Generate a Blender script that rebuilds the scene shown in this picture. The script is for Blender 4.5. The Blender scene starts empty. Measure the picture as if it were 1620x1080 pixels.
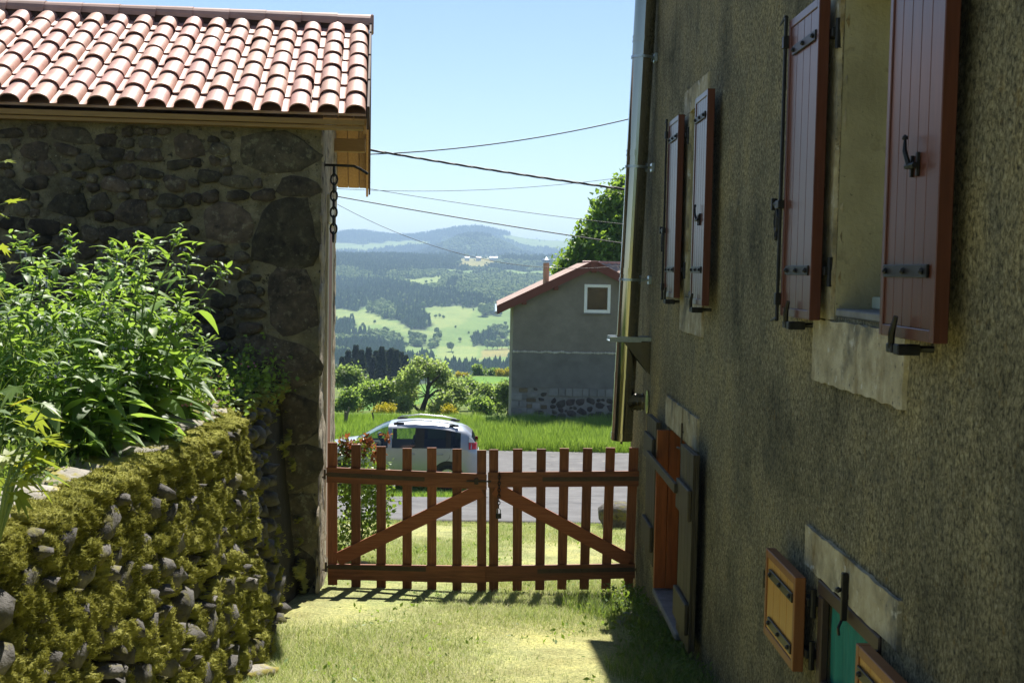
import bpy, bmesh, math, random
import numpy as np
from mathutils import Matrix, Vector, Euler
from mathutils import noise as mnoise

# ------------------------------------------------------------------ camera, sky, sun, exposure
scene = bpy.context.scene
R = math.radians
FPX, CX, CY = 1985.0, 810.0, 540.0                 # focal length and centre in photograph pixels
YAW, PITCH, ROLL, CAM_Z = 0.015, -0.0576, 0.020, 3.28
_f = np.array([math.sin(YAW)*math.cos(PITCH), math.cos(YAW)*math.cos(PITCH), math.sin(PITCH)])
_r0 = np.array([math.cos(YAW), -math.sin(YAW), 0.0]); _u0 = np.cross(_r0, _f)
_r = _r0*math.cos(ROLL) + _u0*math.sin(ROLL); _u = -_r0*math.sin(ROLL) + _u0*math.cos(ROLL)
CAM = np.array([0.0, 0.0, CAM_Z])
cam_data = bpy.data.cameras.new('camera')
cam_data.sensor_width = 36.0
cam_data.lens = FPX/1620.0*36.0
cam_data.clip_start = 0.1
cam_data.clip_end = 20000.0
cam_data.dof.use_dof = True
cam_data.dof.focus_distance = 14.0
cam_data.dof.aperture_fstop = 13.0
cam = bpy.data.objects.new('camera', cam_data)
cam.matrix_world = Matrix(((_r[0], _u[0], -_f[0], CAM[0]), (_r[1], _u[1], -_f[1], CAM[1]), (_r[2], _u[2], -_f[2], CAM[2]), (0, 0, 0, 1)))
scene.collection.objects.link(cam)
scene.camera = cam

SUN_EL, SUN_AZ = R(55.0), R(5.5)                   # azimuth measured from +Y towards +X
world = bpy.data.worlds.new('World'); scene.world = world; world.use_nodes = True
wn = world.node_tree
sky = wn.nodes.new('ShaderNodeTexSky'); sky.sky_type = 'NISHITA'; sky.sun_disc = False
sky.sun_elevation = SUN_EL; sky.sun_rotation = SUN_AZ
sky.altitude = 900.0; sky.air_density = 1.0; sky.dust_density = 0.3; sky.ozone_density = 2.0
wn.nodes['Background'].inputs[1].default_value = 0.062
wn.links.new(sky.outputs[0], wn.nodes['Background'].inputs[0])
sun_data = bpy.data.lights.new('sun', 'SUN'); sun_data.energy = 5.0; sun_data.angle = R(0.53); sun_data.color = (1.0, 0.95, 0.87)
sun = bpy.data.objects.new('sun', sun_data); scene.collection.objects.link(sun)
SUNV = Vector((math.sin(SUN_AZ)*math.cos(SUN_EL), math.cos(SUN_AZ)*math.cos(SUN_EL), math.sin(SUN_EL)))
sun.rotation_euler = SUNV.to_track_quat('Z', 'Y').to_euler()
sun.location = (0, 0, 60)
scene.view_settings.view_transform = 'Standard'; scene.view_settings.look = 'None'
scene.view_settings.gamma = 1.0; scene.view_settings.exposure = 1.2
scene.render.engine = 'CYCLES'
scene.cycles.use_denoising = True
scene.cycles.max_bounces = 8; scene.cycles.diffuse_bounces = 3; scene.cycles.glossy_bounces = 3
scene.cycles.transmission_bounces = 4; scene.cycles.transparent_max_bounces = 12; scene.cycles.volume_bounces = 0
scene.cycles.caustics_reflective = False; scene.cycles.caustics_refractive = False

def ray(px, py): return _f + _r*(px-CX)/FPX - _u*(py-CY)/FPX
def at(px, py, Y):                                  # the point at distance Y seen at a photograph pixel
    d = ray(px, py); return Vector(CAM + d*(Y/d[1]))
def on_x(px, py, X):
    d = ray(px, py); return Vector(CAM + d*(X/d[0]))
def project(P):
    v = np.asarray(P, float) - CAM
    w = v @ _f
    return CX + FPX*(v @ _r)/w, CY - FPX*(v @ _u)/w

# ------------------------------------------------------------------ object helpers
COL = scene.collection
WM = {}
def link(o, parent=None):
    COL.objects.link(o)
    if parent is not None:
        o.parent = parent; o.matrix_parent_inverse = WM[parent].inverted()
    return o
def empty(name, loc, label=None, cat=None, group=None):
    o = bpy.data.objects.new(name, None); o.location = loc; o.empty_display_size = 0.2
    COL.objects.link(o); WM[o] = Matrix.Translation(Vector(loc))
    if label: tag(o, label, cat, group)
    return o
def tag(o, label=None, cat=None, group=None, kind=None):
    if label: o['label'] = label
    if cat: o['category'] = cat
    if group: o['group'] = group
    if kind: o['kind'] = kind
    return o
def place(name, me, parent, mw, mat=None):          # one more object that shares mesh data; mw is its world matrix
    o = bpy.data.objects.new(name, me)
    o.matrix_basis = mw; WM[o] = mw.copy()
    link(o, parent)
    return o

class MB:
    def __init__(s): s.v = []; s.f = []; s.m = []; s.mi = 0
    def add(s, vs, fs):
        b = len(s.v); s.v += [tuple(p) for p in vs]
        for f in fs: s.f.append([i+b for i in f]); s.m.append(s.mi)
        return s
    def box(s, a, b, bev=0.0, M=None):
        (x0, y0, z0), (x1, y1, z1) = a, b
        x0, x1 = min(x0, x1), max(x0, x1); y0, y1 = min(y0, y1), max(y0, y1); z0, z1 = min(z0, z1), max(z0, z1)
        if bev <= 0:
            vs = [(x, y, z) for x in (x0, x1) for y in (y0, y1) for z in (z0, z1)]
            fs = [(0, 1, 3, 2), (4, 6, 7, 5), (0, 4, 5, 1), (2, 3, 7, 6), (0, 2, 6, 4), (1, 5, 7, 3)]
        else:
            b = min(bev, (x1-x0)*.45, (y1-y0)*.45, (z1-z0)*.45)
            vs = []; idx = {}
            for ix in (0, 1):
                for iy in (0, 1):
                    for iz in (0, 1):
                        X = (x0, x1)[ix]; Y = (y0, y1)[iy]; Z = (z0, z1)[iz]
                        sx, sy, sz = (b, -b)[ix], (b, -b)[iy], (b, -b)[iz]
                        for k, p in enumerate(((X, Y+sy, Z+sz), (X+sx, Y, Z+sz), (X+sx, Y+sy, Z))):
                            idx[ix, iy, iz, k] = len(vs); vs.append(p)
            fs = []
            for i in (0, 1):
                fs.append([idx[i, 0, 0, 0], idx[i, 0, 1, 0], idx[i, 1, 1, 0], idx[i, 1, 0, 0]])
                fs.append([idx[0, i, 0, 1], idx[0, i, 1, 1], idx[1, i, 1, 1], idx[1, i, 0, 1]])
                fs.append([idx[0, 0, i, 2], idx[0, 1, i, 2], idx[1, 1, i, 2], idx[1, 0, i, 2]])
            for i in (0, 1):
                for j in (0, 1):
                    fs.append([idx[i, j, 0, 0], idx[i, j, 1, 0], idx[i, j, 1, 1], idx[i, j, 0, 1]])
                    fs.append([idx[i, 0, j, 0], idx[i, 1, j, 0], idx[i, 1, j, 2], idx[i, 0, j, 2]])
                    fs.append([idx[0, i, j, 1], idx[1, i, j, 1], idx[1, i, j, 2], idx[0, i, j, 2]])
                    for k in (0, 1): fs.append([idx[i, j, k, 0], idx[i, j, k, 1], idx[i, j, k, 2]])
        if M is not None: vs = [tuple(M @ Vector(p)) for p in vs]
        return s.add(vs, fs)
    def tube(s, pts, r, n=8, cap=True):
        pts = [Vector(p) for p in pts]; rs = r if isinstance(r, (list, tuple)) else [r]*len(pts)
        base = len(s.v); up = Vector((0.13, 0.27, 0.95)).normalized(); a = None
        for i, p in enumerate(pts):
            t = (pts[min(i+1, len(pts)-1)] - pts[max(i-1, 0)]).normalized()
            if a is None:
                a = t.cross(up)
                if a.length < 1e-3: a = t.cross(Vector((1, 0, 0)))
            a = (a - t*a.dot(t)).normalized(); b = t.cross(a)
            for k in range(n):
                g = 2*math.pi*k/n
                s.v.append(tuple(p + (a*math.cos(g) + b*math.sin(g))*rs[i]))
        for i in range(len(pts)-1):
            for k in range(n):
                k2 = (k+1) % n
                s.f.append([base+i*n+k, base+i*n+k2, base+(i+1)*n+k2, base+(i+1)*n+k]); s.m.append(s.mi)
        if cap:
            s.f.append([base+k for k in range(n)][::-1]); s.m.append(s.mi)
            s.f.append([base+(len(pts)-1)*n+k for k in range(n)]); s.m.append(s.mi)
        return s
    def prism(s, poly, h, M):                        # polygon in the xy plane of M, extruded along its z by h
        n = len(poly)
        vs = [M @ Vector((x, y, 0)) for x, y in poly] + [M @ Vector((x, y, h)) for x, y in poly]
        fs = [list(range(n))[::-1], list(range(n, 2*n))] + [[i, (i+1) % n, n+(i+1) % n, n+i] for i in range(n)]
        return s.add(vs, fs)
    def grid(s, P, flip=False):                      # P[i][j] points
        ni, nj = len(P), len(P[0])
        vs = [p for row in P for p in row]
        fs = [[i*nj+j, (i+1)*nj+j, (i+1)*nj+j+1, i*nj+j+1] for i in range(ni-1) for j in range(nj-1)]
        if flip: fs = [f[::-1] for f in fs]
        return s.add(vs, fs)
    def mesh(s, name, mats, smooth=False):
        me = bpy.data.meshes.new(name); me.from_pydata(s.v, [], s.f)
        for m in (mats if isinstance(mats, (list, tuple)) else [mats]): me.materials.append(m)
        if any(s.m): me.polygons.foreach_set('material_index', s.m)
        if smooth: me.polygons.foreach_set('use_smooth', [True]*len(me.polygons))
        me.update(); return me
    def build(s, name, mats, parent=None, smooth=False):
        o = bpy.data.objects.new(name, s.mesh(name, mats, smooth)); WM[o] = Matrix.Identity(4)
        return link(o, parent)

def np_mesh(name, verts, faces, mat, attrs=None, smooth=False):   # faces: (n,3) or (n,4) array
    verts = np.asarray(verts, np.float32); faces = np.asarray(faces, np.int32)
    me = bpy.data.meshes.new(name); k = faces.shape[1]
    me.vertices.add(len(verts)); me.vertices.foreach_set('co', verts.ravel())
    me.loops.add(faces.size); me.loops.foreach_set('vertex_index', faces.ravel())
    me.polygons.add(len(faces)); me.polygons.foreach_set('loop_start', np.arange(0, faces.size, k, dtype=np.int32))
    me.update(calc_edges=True)
    if smooth: me.polygons.foreach_set('use_smooth', np.ones(len(faces), bool))
    for an, av in (attrs or {}).items():
        if np.ndim(av) == 2:
            a = me.attributes.new(an, 'FLOAT_COLOR', 'POINT'); a.data.foreach_set('color', np.asarray(av, np.float32).ravel())
        else:
            a = me.attributes.new(an, 'FLOAT', 'POINT'); a.data.foreach_set('value', np.asarray(av, np.float32))
    if mat: me.materials.append(mat)
    me.validate(); return me
def np_obj(name, verts, faces, mat, parent=None, attrs=None, smooth=False):
    o = bpy.data.objects.new(name, np_mesh(name, verts, faces, mat, attrs, smooth)); WM[o] = Matrix.Identity(4)
    return link(o, parent)

# ------------------------------------------------------------------ materials
def nodes_of(m): return m.node_tree.nodes, m.node_tree.links
def ramp_node(n, cols, pos=None):
    rp = n.new('ShaderNodeValToRGB'); e = rp.color_ramp.elements
    pos = pos or [i/(len(cols)-1) for i in range(len(cols))]
    while len(e) < len(cols): e.new(0.5)
    for i, c in enumerate(cols): e[i].position = pos[i]; e[i].color = (*c, 1)
    return rp
def mixc(n, l, a, b, fac, mode='MIX'):
    mx = n.new('ShaderNodeMix'); mx.data_type = 'RGBA'; mx.blend_type = mode
    for sock, v in ((mx.inputs[0], fac), (mx.inputs[6], a), (mx.inputs[7], b)):
        if isinstance(v, (int, float)): sock.default_value = v
        elif isinstance(v, tuple): sock.default_value = (*v, 1) if len(v) == 3 else v
        else: l.new(v, sock)
    return mx.outputs[2]
def noise_tex(n, l, scale, detail=4, rough=0.6, stretch=None, coord='Object', offset=None, dist=0.0):
    tc = n.new('ShaderNodeNewGeometry') if coord == 'World' else n.new('ShaderNodeTexCoord')
    src = tc.outputs['Position'] if coord == 'World' else tc.outputs[coord]
    if stretch or offset:
        mp = n.new('ShaderNodeMapping'); l.new(src, mp.inputs[0]); src = mp.outputs[0]
        if stretch: mp.inputs['Scale'].default_value = stretch
        if offset: mp.inputs['Location'].default_value = offset
    t = n.new('ShaderNodeTexNoise'); t.inputs['Scale'].default_value = scale
    t.inputs['Detail'].default_value = detail; t.inputs['Roughness'].default_value = rough; t.inputs['Distortion'].default_value = dist
    l.new(src, t.inputs['Vector']); return t
def math_n(n, l, op, a, b=0.0, c=None):
    m = n.new('ShaderNodeMath'); m.operation = op
    for i, v in enumerate((a, b) if c is None else (a, b, c)):
        if isinstance(v, (int, float)): m.inputs[i].default_value = v
        else: l.new(v, m.inputs[i])
    return m.outputs[0]
def pmat(name, cols, scale=6, detail=5, rough=0.8, bump=0.0, bscale=40, bdist=0.01, stretch=None, metal=0.0, vary=0.0,
         pos=None, coord='World', spec=0.4, nrough=0.6, bstretch=None, hue=0.0, second=None):
    """noise-coloured surface; vary = brightness spread between objects; second=(color, scale, lo, hi) blotches of another colour"""
    m = bpy.data.materials.new(name); m.use_nodes = True; n, l = nodes_of(m); b = n['Principled BSDF']
    b.inputs['Roughness'].default_value = rough; b.inputs['Metallic'].default_value = metal
    b.inputs['Specular IOR Level'].default_value = spec
    t = noise_tex(n, l, scale, detail, nrough, stretch, coord)
    out = ramp_node(n, cols, pos or [0.3 + 0.4*i/(len(cols)-1) for i in range(len(cols))] if len(cols) > 1 else [0.0])
    l.new(t.outputs[0], out.inputs[0]); c = out.outputs[0]
    for sec in (second or []):
        col, sc, lo, hi = sec[:4]
        t2 = noise_tex(n, l, sc, 5, 0.65, sec[4] if len(sec) > 4 else None, coord, offset=(3.1, 7.7, 1.3))
        rp = ramp_node(n, [(0, 0, 0), (1, 1, 1)], [lo, hi]); l.new(t2.outputs[0], rp.inputs[0])
        c = mixc(n, l, c, col, rp.outputs[0])
    if vary or hue:
        oi = n.new('ShaderNodeObjectInfo')
        hs = n.new('ShaderNodeHueSaturation')
        l.new(math_n(n, l, 'MULTIPLY_ADD', oi.outputs['Random'], 2*vary, 1-vary), hs.inputs['Value'])
        if hue:
            l.new(math_n(n, l, 'MULTIPLY_ADD', math_n(n, l, 'FRACT', math_n(n, l, 'MULTIPLY', oi.outputs['Random'], 7.31)), 2*hue, 0.5-hue), hs.inputs['Hue'])
        l.new(c, hs.inputs['Color']); c = hs.outputs[0]
    l.new(c, b.inputs['Base Color'])
    if bump:
        bt = noise_tex(n, l, bscale, 5, 0.65, bstretch or stretch, coord)
        bp = n.new('ShaderNodeBump'); bp.inputs['Strength'].default_value = bump; bp.inputs['Distance'].default_value = bdist
        l.new(bt.outputs[0], bp.inputs['Height']); l.new(bp.outputs[0], b.inputs['Normal'])
    return m
def leafmat(name, cols, trans=0.45, rough=0.45, spec=0.35, attr='tint', inst=False, tcol=None):
    """leaf: reflecting and letting light through; colour runs along the ramp by each leaf's own tint"""
    m = bpy.data.materials.new(name); m.use_nodes = True; n, l = nodes_of(m); b = n['Principled BSDF']
    if inst: src = n.new('ShaderNodeObjectInfo').outputs['Random']
    else: a = n.new('ShaderNodeAttribute'); a.attribute_name = attr; src = a.outputs['Fac']
    rp = ramp_node(n, cols); l.new(src, rp.inputs[0])
    l.new(rp.outputs[0], b.inputs['Base Color'])
    b.inputs['Roughness'].default_value = rough; b.inputs['Specular IOR Level'].default_value = spec
    tr = n.new('ShaderNodeBsdfTranslucent')
    l.new(mixc(n, l, rp.outputs[0], tcol or (0.75, 1.0, 0.12), 1.0, 'MULTIPLY') if False else mixc(n, l, rp.outputs[0], tcol or (0.36, 0.52, 0.03), 0.5), tr.inputs['Color'])
    mx = n.new('ShaderNodeMixShader'); mx.inputs[0].default_value = trans
    l.new(b.outputs[0], mx.inputs[1]); l.new(tr.outputs[0], mx.inputs[2])
    l.new(mx.outputs[0], n['Material Output'].inputs['Surface']); return m
def glass_mat(name, tint=(0.8, 0.85, 0.85), mix=0.25, rough=0.02):
    m = bpy.data.materials.new(name); m.use_nodes = True; n, l = nodes_of(m); n.remove(n['Principled BSDF'])
    g = n.new('ShaderNodeBsdfGlossy'); g.inputs['Roughness'].default_value = rough; g.inputs['Color'].default_value = (1, 1, 1, 1)
    t = n.new('ShaderNodeBsdfTransparent'); t.inputs[0].default_value = (*tint, 1)
    fr = n.new('ShaderNodeFresnel'); fr.inputs[0].default_value = 1.5
    mx = n.new('ShaderNodeMixShader'); l.new(fr.outputs[0], mx.inputs[0]); l.new(t.outputs[0], mx.inputs[1]); l.new(g.outputs[0], mx.inputs[2])
    l.new(mx.outputs[0], n['Material Output'].inputs['Surface']); return m

def wood(name, cols, vary=0.1, rough=0.6, axis='Z', bump=0.25, scale=5):
    st = {'Z': (9, 9, 0.7), 'X': (0.7, 9, 9), 'Y': (9, 0.7, 9)}[axis]
    return pmat(name, cols, scale=scale, detail=6, rough=rough, bump=bump, bscale=scale*2, bdist=0.004, stretch=st, vary=vary, nrough=0.7)

M = {}
M['roughcast'] = None
M['iron'] = pmat('black_iron', [(.012, .012, .013), (.03, .03, .03)], 20, rough=0.45, metal=0.6, bump=0.2, bscale=60, bdist=.002)
M['iron_brown'] = pmat('painted_iron', [(.035, .026, .018), (.06, .045, .03)], 15, rough=0.6, metal=0.3, bump=0.2, bscale=50, bdist=.002)
M['galv'] = pmat('galvanised_steel', [(.28, .34, .38), (.42, .48, .52)], 30, rough=0.35, metal=0.9)
M['cement'] = pmat('pale_cement', [(.24, .205, .125), (.37, .32, .205), (.48, .43, .30)], 9, detail=8, rough=0.95, bump=0.8, bscale=45, bdist=.012,
                   second=[((.17, .12, .045), 4, .54, .68, (1, 1, .45)), ((.09, .09, .075), 2.6, .52, .68), ((.55, .53, .46), 11, .60, .70), ((.07, .065, .055), 30, .62, .70)])
M['soil'] = pmat('soil', [(.05, .04, .025), (.09, .075, .045)], 8, rough=1.0, bump=0.6, bscale=30, bdist=.02)
def make_roughcast():
    m = bpy.data.materials.new('roughcast_render'); m.use_nodes = True; n, l = nodes_of(m); b = n['Principled BSDF']
    b.inputs['Roughness'].default_value = 0.95; b.inputs['Specular IOR Level'].default_value = 0.15
    g1 = noise_tex(n, l, 48, 7, 0.82, (1, 1, .9), 'World', dist=.6)
    r1 = ramp_node(n, [(.045, .044, .036), (.235, .205, .12), (.42, .365, .21), (.62, .565, .40)], [.37, .47, .545, .655]); l.new(g1.outputs[0], r1.inputs[0])
    g2 = noise_tex(n, l, .75, 10, 0.74, (1, 1, .85), 'World')
    r2 = ramp_node(n, [(.30, .32, .34), (.85, .85, .84), (1.3, 1.2, .95)], [.37, .51, .66]); l.new(g2.outputs[0], r2.inputs[0])
    c = mixc(n, l, r1.outputs[0], r2.outputs[0], 1.0, 'MULTIPLY')
    g3 = noise_tex(n, l, 5.5, 9, 0.85, (1, 1, .75), 'World', (4, 2, 9))
    r3 = ramp_node(n, [(0, 0, 0), (1, 1, 1)], [.52, .70]); l.new(g3.outputs[0], r3.inputs[0])
    c = mixc(n, l, c, (.075, .078, .074), math_n(n, l, 'MULTIPLY', r3.outputs[0], .7))
    g4 = noise_tex(n, l, 15, 4, 0.7, None, 'World', (1, 12, 3))
    r4 = ramp_node(n, [(0, 0, 0), (1, 1, 1)], [.60, .70]); l.new(g4.outputs[0], r4.inputs[0])
    c = mixc(n, l, c, (.26, .17, .05), math_n(n, l, 'MULTIPLY', r4.outputs[0], .55))
    l.new(c, b.inputs['Base Color'])
    bp = n.new('ShaderNodeBump'); bp.inputs['Strength'].default_value = 1.0; bp.inputs['Distance'].default_value = 0.022
    l.new(g1.outputs[0], bp.inputs['Height'])
    l.new(bp.outputs[0], b.inputs['Normal']); return m
M['roughcast'] = make_roughcast()

# ------------------------------------------------------------------ lie of the land
_HY = np.array([-40, -10, 12.6, 26.2, 29.5, 32.5, 38, 48, 60, 85, 150, 220, 262, 450, 700, 900, 1200, 1500, 2000, 2600, 3000, 3400, 3800, 4700, 5600, 7000, 9000.])
_HZ = np.array([6.0, 2.6, 0, -1.56, -2.07, -2.10, -2.25, -2.62, -3.75, -6.7, -11.3, -15.4, -27, -52, -71, -71, -70, -46.7, -12.7, 21, 20, 10, 12, 42, 130, 90, 60.])
def ground_z(x, y):
    x = np.asarray(x, float); y = np.asarray(y, float)
    z = np.interp(y, _HY, _HZ)
    a = np.arctan2(x + 0.0, np.maximum(y, 1.0))                      # bearing
    px = 782 + 1985*np.tan(a)
    z = z + 84*np.exp(-((px-748)/74)**2 - ((y-4150)/480)**2)          # wooded hill in front of the ridge
    z = z + np.exp(-((y-5600)/700)**2)*(50*np.exp(-np.abs((px-738)/72)**2.4) + 16*np.exp(-((px-560)/60)**2) + 10*np.exp(-((px-900)/60)**2))
    far = np.clip((y-300)/900, 0, 1)
    z = z + far*(5*np.sin(x/97+1.3)*np.sin(y/210) + 2.5*np.sin(x/41+.4)*np.sin(y/83+1))
    z = z - np.clip((y-70)/60, 0, 1)*np.clip((-x-3)/14, 0, 1)*2.5*np.clip((300-y)/60, 0, 1)
    return z
def gz(x, y): return float(ground_z(x, y))
# ------------------------------------------------------------------ terrain with fields and woods
rng = np.random.default_rng(7)
def inpoly(px, py, poly):
    c = np.zeros(np.shape(px), bool); n = len(poly)
    for i in range(n):
        x0, y0 = poly[i]; x1, y1 = poly[(i+1) % n]
        cond = ((y0 > py) != (y1 > py))
        with np.errstate(divide='ignore', invalid='ignore'):
            c ^= cond & (px < (x1-x0)*(py-y0)/(y1-y0+1e-9) + x0)
    return c
# land use of the far slope, first match wins: c conifers, b broadleaves, m mixed wood, f pale meadow, g green field, h dry meadow
USE = [
 ('f', [(560, 386), (620, 383), (668, 380), (690, 384), (640, 391), (600, 397), (538, 399), (480, 400), (480, 386), (538, 385)]),
 ('f', [(800, 372), (850, 372), (905, 378), (1040, 378), (1040, 398), (870, 397), (835, 388), (800, 381)]),
 ('b', [(700, 380), (800, 378), (850, 392), (860, 402), (780, 400), (705, 402), (690, 392)]),
 ('c', [(560, 399), (610, 391), (680, 384), (760, 376), (830, 384), (900, 398), (900, 404), (560, 404)]),
 ('c', [(480, 340), (1040, 340), (1040, 374), (800, 374), (760, 384), (560, 384), (480, 386)]),
 ('h', [(728, 408), (790, 407), (800, 415), (770, 426), (724, 424)]),
 ('g', [(708, 428), (772, 427), (776, 435), (712, 436)]),
 ('g', [(785, 429), (960, 427), (960, 437), (790, 436)]),
 ('c', [(480, 398), (600, 399), (735, 403), (722, 420), (690, 431), (640, 430), (600, 436), (560, 426), (480, 428)]),
 ('b', [(480, 428), (560, 427), (602, 446), (560, 446), (480, 440)]),
 ('f', [(640, 442), (690, 437), (704, 446), (690, 455), (650, 452)]),
 ('b', [(600, 436), (690, 431), (725, 436), (706, 466), (660, 458), (620, 448)]),
 ('b', [(730, 436), (1040, 437), (1040, 480), (830, 478), (765, 474), (728, 466)]),
 ('f', [(638, 483), (668, 485), (668, 492), (640, 490)]),
 ('b', [(582, 483), (610, 480), (624, 492), (622, 508), (600, 504), (580, 494)]),
 ('c', [(624, 492), (640, 490), (672, 490), (684, 514), (670, 522), (640, 516), (622, 508)]),
 ('c', [(480, 438), (602, 446), (720, 462), (765, 474), (800, 484), (794, 484), (676, 486), (600, 478), (560, 490), (480, 491)]),
 ('m', [(480, 404), (1040, 404), (1040, 484), (480, 484)]),
 ('m', [(755, 488), (792, 484), (794, 500), (760, 499)]),
 ('f', [(480, 492), (584, 490), (600, 506), (640, 517), (690, 523), (690, 535), (640, 530), (600, 516), (540, 507), (480, 506)]),
 ('f', [(676, 486), (745, 484), (728, 516), (690, 522), (684, 510)]),
 ('m', [(536, 512), (560, 512), (560, 520), (540, 522)]),
 ('m', [(480, 526), (600, 527), (632, 534), (642, 562), (480, 566)]),
 ('m', [(646, 524), (664, 526), (668, 546), (648, 548)]),
 ('m', [(684, 526), (700, 526), (698, 540), (678, 556), (672, 550)]),
 ('c', [(480, 568), (640, 566), (676, 570), (690, 584), (690, 620), (480, 620)]),
 ('m', [(748, 536), (780, 522), (792, 516), (800, 530), (780, 546), (750, 546)]),
 ('h', [(770, 553), (960, 551), (960, 562), (760, 566)]),
 ('g', [(778, 535), (812, 534), (812, 543), (782, 543)]),
 ('m', [(700, 588), (740, 582), (820, 582), (960, 580), (960, 606), (690, 606)]),
 ('f', [(690, 550), (760, 545), (760, 562), (705, 572), (690, 566)]),
 ('g', [(480, 484), (960, 480), (960, 590), (480, 590)]),
]
def land_use(x, y):
    x = np.asarray(x, float); y = np.asarray(y, float)
    z = ground_z(x, y)
    px, py = project(np.stack([x, y, z], -1))
    # uneven edges: shift the lookup by a smooth wobble of the ground position
    s = y*0.012
    px = px + 5*np.sin(x/np.maximum(s, 2)*.9 + y*.013) + 3*np.sin(x/np.maximum(s, 2)*2.3 + 1.7)
    py = py + 1.3*np.sin(x/np.maximum(s, 2)*1.7 + .6) + 1.0*np.sin(x/np.maximum(s, 2)*4.1 + y*.02)
    u = np.full(x.shape, 'm', '<U1'); done = np.zeros(x.shape, bool)
    for k, poly in USE:
        sel = inpoly(px, py, poly) & ~done
        u[sel] = k; done |= sel
    # beyond the edges of the view the same kind of patchwork goes on
    out = ((px < 470) | (px > 1050))
    w = np.sin(x/180+.7)*np.sin(y/260+.2) + .6*np.sin(x/75+y/140)
    u[out & (w > .35)] = 'g'; u[out & (w <= .35) & (w > -.3)] = 'm'; u[out & (w <= -.3)] = 'c'
    return u

ys = np.concatenate([np.arange(-38, 60, 0.8), np.geomspace(60, 800, 60)[0:-1], np.linspace(800, 2800, 150), np.geomspace(2830, 8600, 90)])
us = np.linspace(-1, 1, 181); us = np.sign(us)*np.abs(us)**1.35
XX = us[None, :]*(24 + .50*np.maximum(ys, 0))[:, None]; YY = np.repeat(ys[:, None], len(us), 1)
ZZ = ground_z(XX, YY)
near = YY < 300
ZZ = ZZ - .03*((YY > 20.0) & (YY < 39)) + (YY < 20)*0.03*np.sin(XX*1.3+.2)*np.sin(YY*.9) * (np.abs(XX) > 0)
lu = land_use(XX.ravel(), YY.ravel())
COLS = {'c': (.035, .055, .028), 'b': (.075, .115, .035), 'm': (.06, .09, .032), 'f': (.20, .26, .09), 'g': (.15, .225, .07), 'h': (.24, .225, .085)}
colr = np.array([COLS[k] for k in lu])
y1 = YY.ravel(); x1 = XX.ravel()
lawn = np.array((.28, .285, .135)); mead = np.array((.12, .18, .045)); crop = np.array((.10, .20, .045)); rough_g = np.array((.10, .135, .04))
colr[y1 < 800] = rough_g
colr[(y1 < 210) & (y1 > 118) & (x1 > -16)] = crop
colr[y1 < 60] = mead
colr[y1 < 21.5] = lawn
colr = np.concatenate([colr, np.ones((len(colr), 1))], 1)
ni, nj = XX.shape
ii = np.arange(ni*nj).reshape(ni, nj)
F4 = np.stack([ii[:-1, :-1], ii[:-1, 1:], ii[1:, 1:], ii[1:, :-1]], -1).reshape(-1, 4)
def terrain_mat():
    m = bpy.data.materials.new('terrain'); m.use_nodes = True; n, l = nodes_of(m); b = n['Principled BSDF']
    a = n.new('ShaderNodeAttribute'); a.attribute_name = 'land'
    t = noise_tex(n, l, 1.7, 8, .75, None, 'World'); t2 = noise_tex(n, l, .02, 8, .7, None, 'World')
    t3 = noise_tex(n, l, .35, 4, .6, None, 'World', (5, 5, 0))
    r = ramp_node(n, [(.55, .5, .45), (1, 1, 1), (1.5, 1.4, 1.15)], [.3, .5, .72]); l.new(t.outputs[0], r.inputs[0])
    r2 = ramp_node(n, [(.75, .8, .75), (1, 1, 1), (1.25, 1.15, 1.0)], [.3, .5, .7]); l.new(t2.outputs[0], r2.inputs[0])
    r3 = ramp_node(n, [(.82, .95, .85), (1, 1, 1), (1.1, 1.04, .95)], [.35, .5, .65]); l.new(t3.outputs[0], r3.inputs[0])
    c = mixc(n, l, a.outputs['Color'], r.outputs[0], 1.0, 'MULTIPLY'); c = mixc(n, l, c, r2.outputs[0], 1.0, 'MULTIPLY')
    c = mixc(n, l, c, r3.outputs[0], 1.0, 'MULTIPLY')
    t4 = noise_tex(n, l, 38, 5, .8, None, 'World', (2, 8, 0)); r4 = ramp_node(n, [(.45, .5, .4), (1, 1, 1), (1.6, 1.5, 1.35)], [.34, .5, .66]); l.new(t4.outputs[0], r4.inputs[0])
    c = mixc(n, l, c, r4.outputs[0], 1.0, 'MULTIPLY')
    l.new(c, b.inputs['Base Color']); b.inputs['Roughness'].default_value = 1.0; b.inputs['Specular IOR Level'].default_value = 0.1
    bp = n.new('ShaderNodeBump'); bp.inputs['Strength'].default_value = .6; bp.inputs['Distance'].default_value = .03
    bt = noise_tex(n, l, 22, 4, .7, None, 'World'); l.new(bt.outputs[0], bp.inputs['Height']); l.new(bp.outputs[0], b.inputs['Normal'])
    return m
M['terrain'] = terrain_mat()
tag(np_obj('ground', np.stack([XX, YY, ZZ], -1).reshape(-1, 3), F4, M['terrain'], attrs={'land': colr}, smooth=True), kind='structure')

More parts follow.
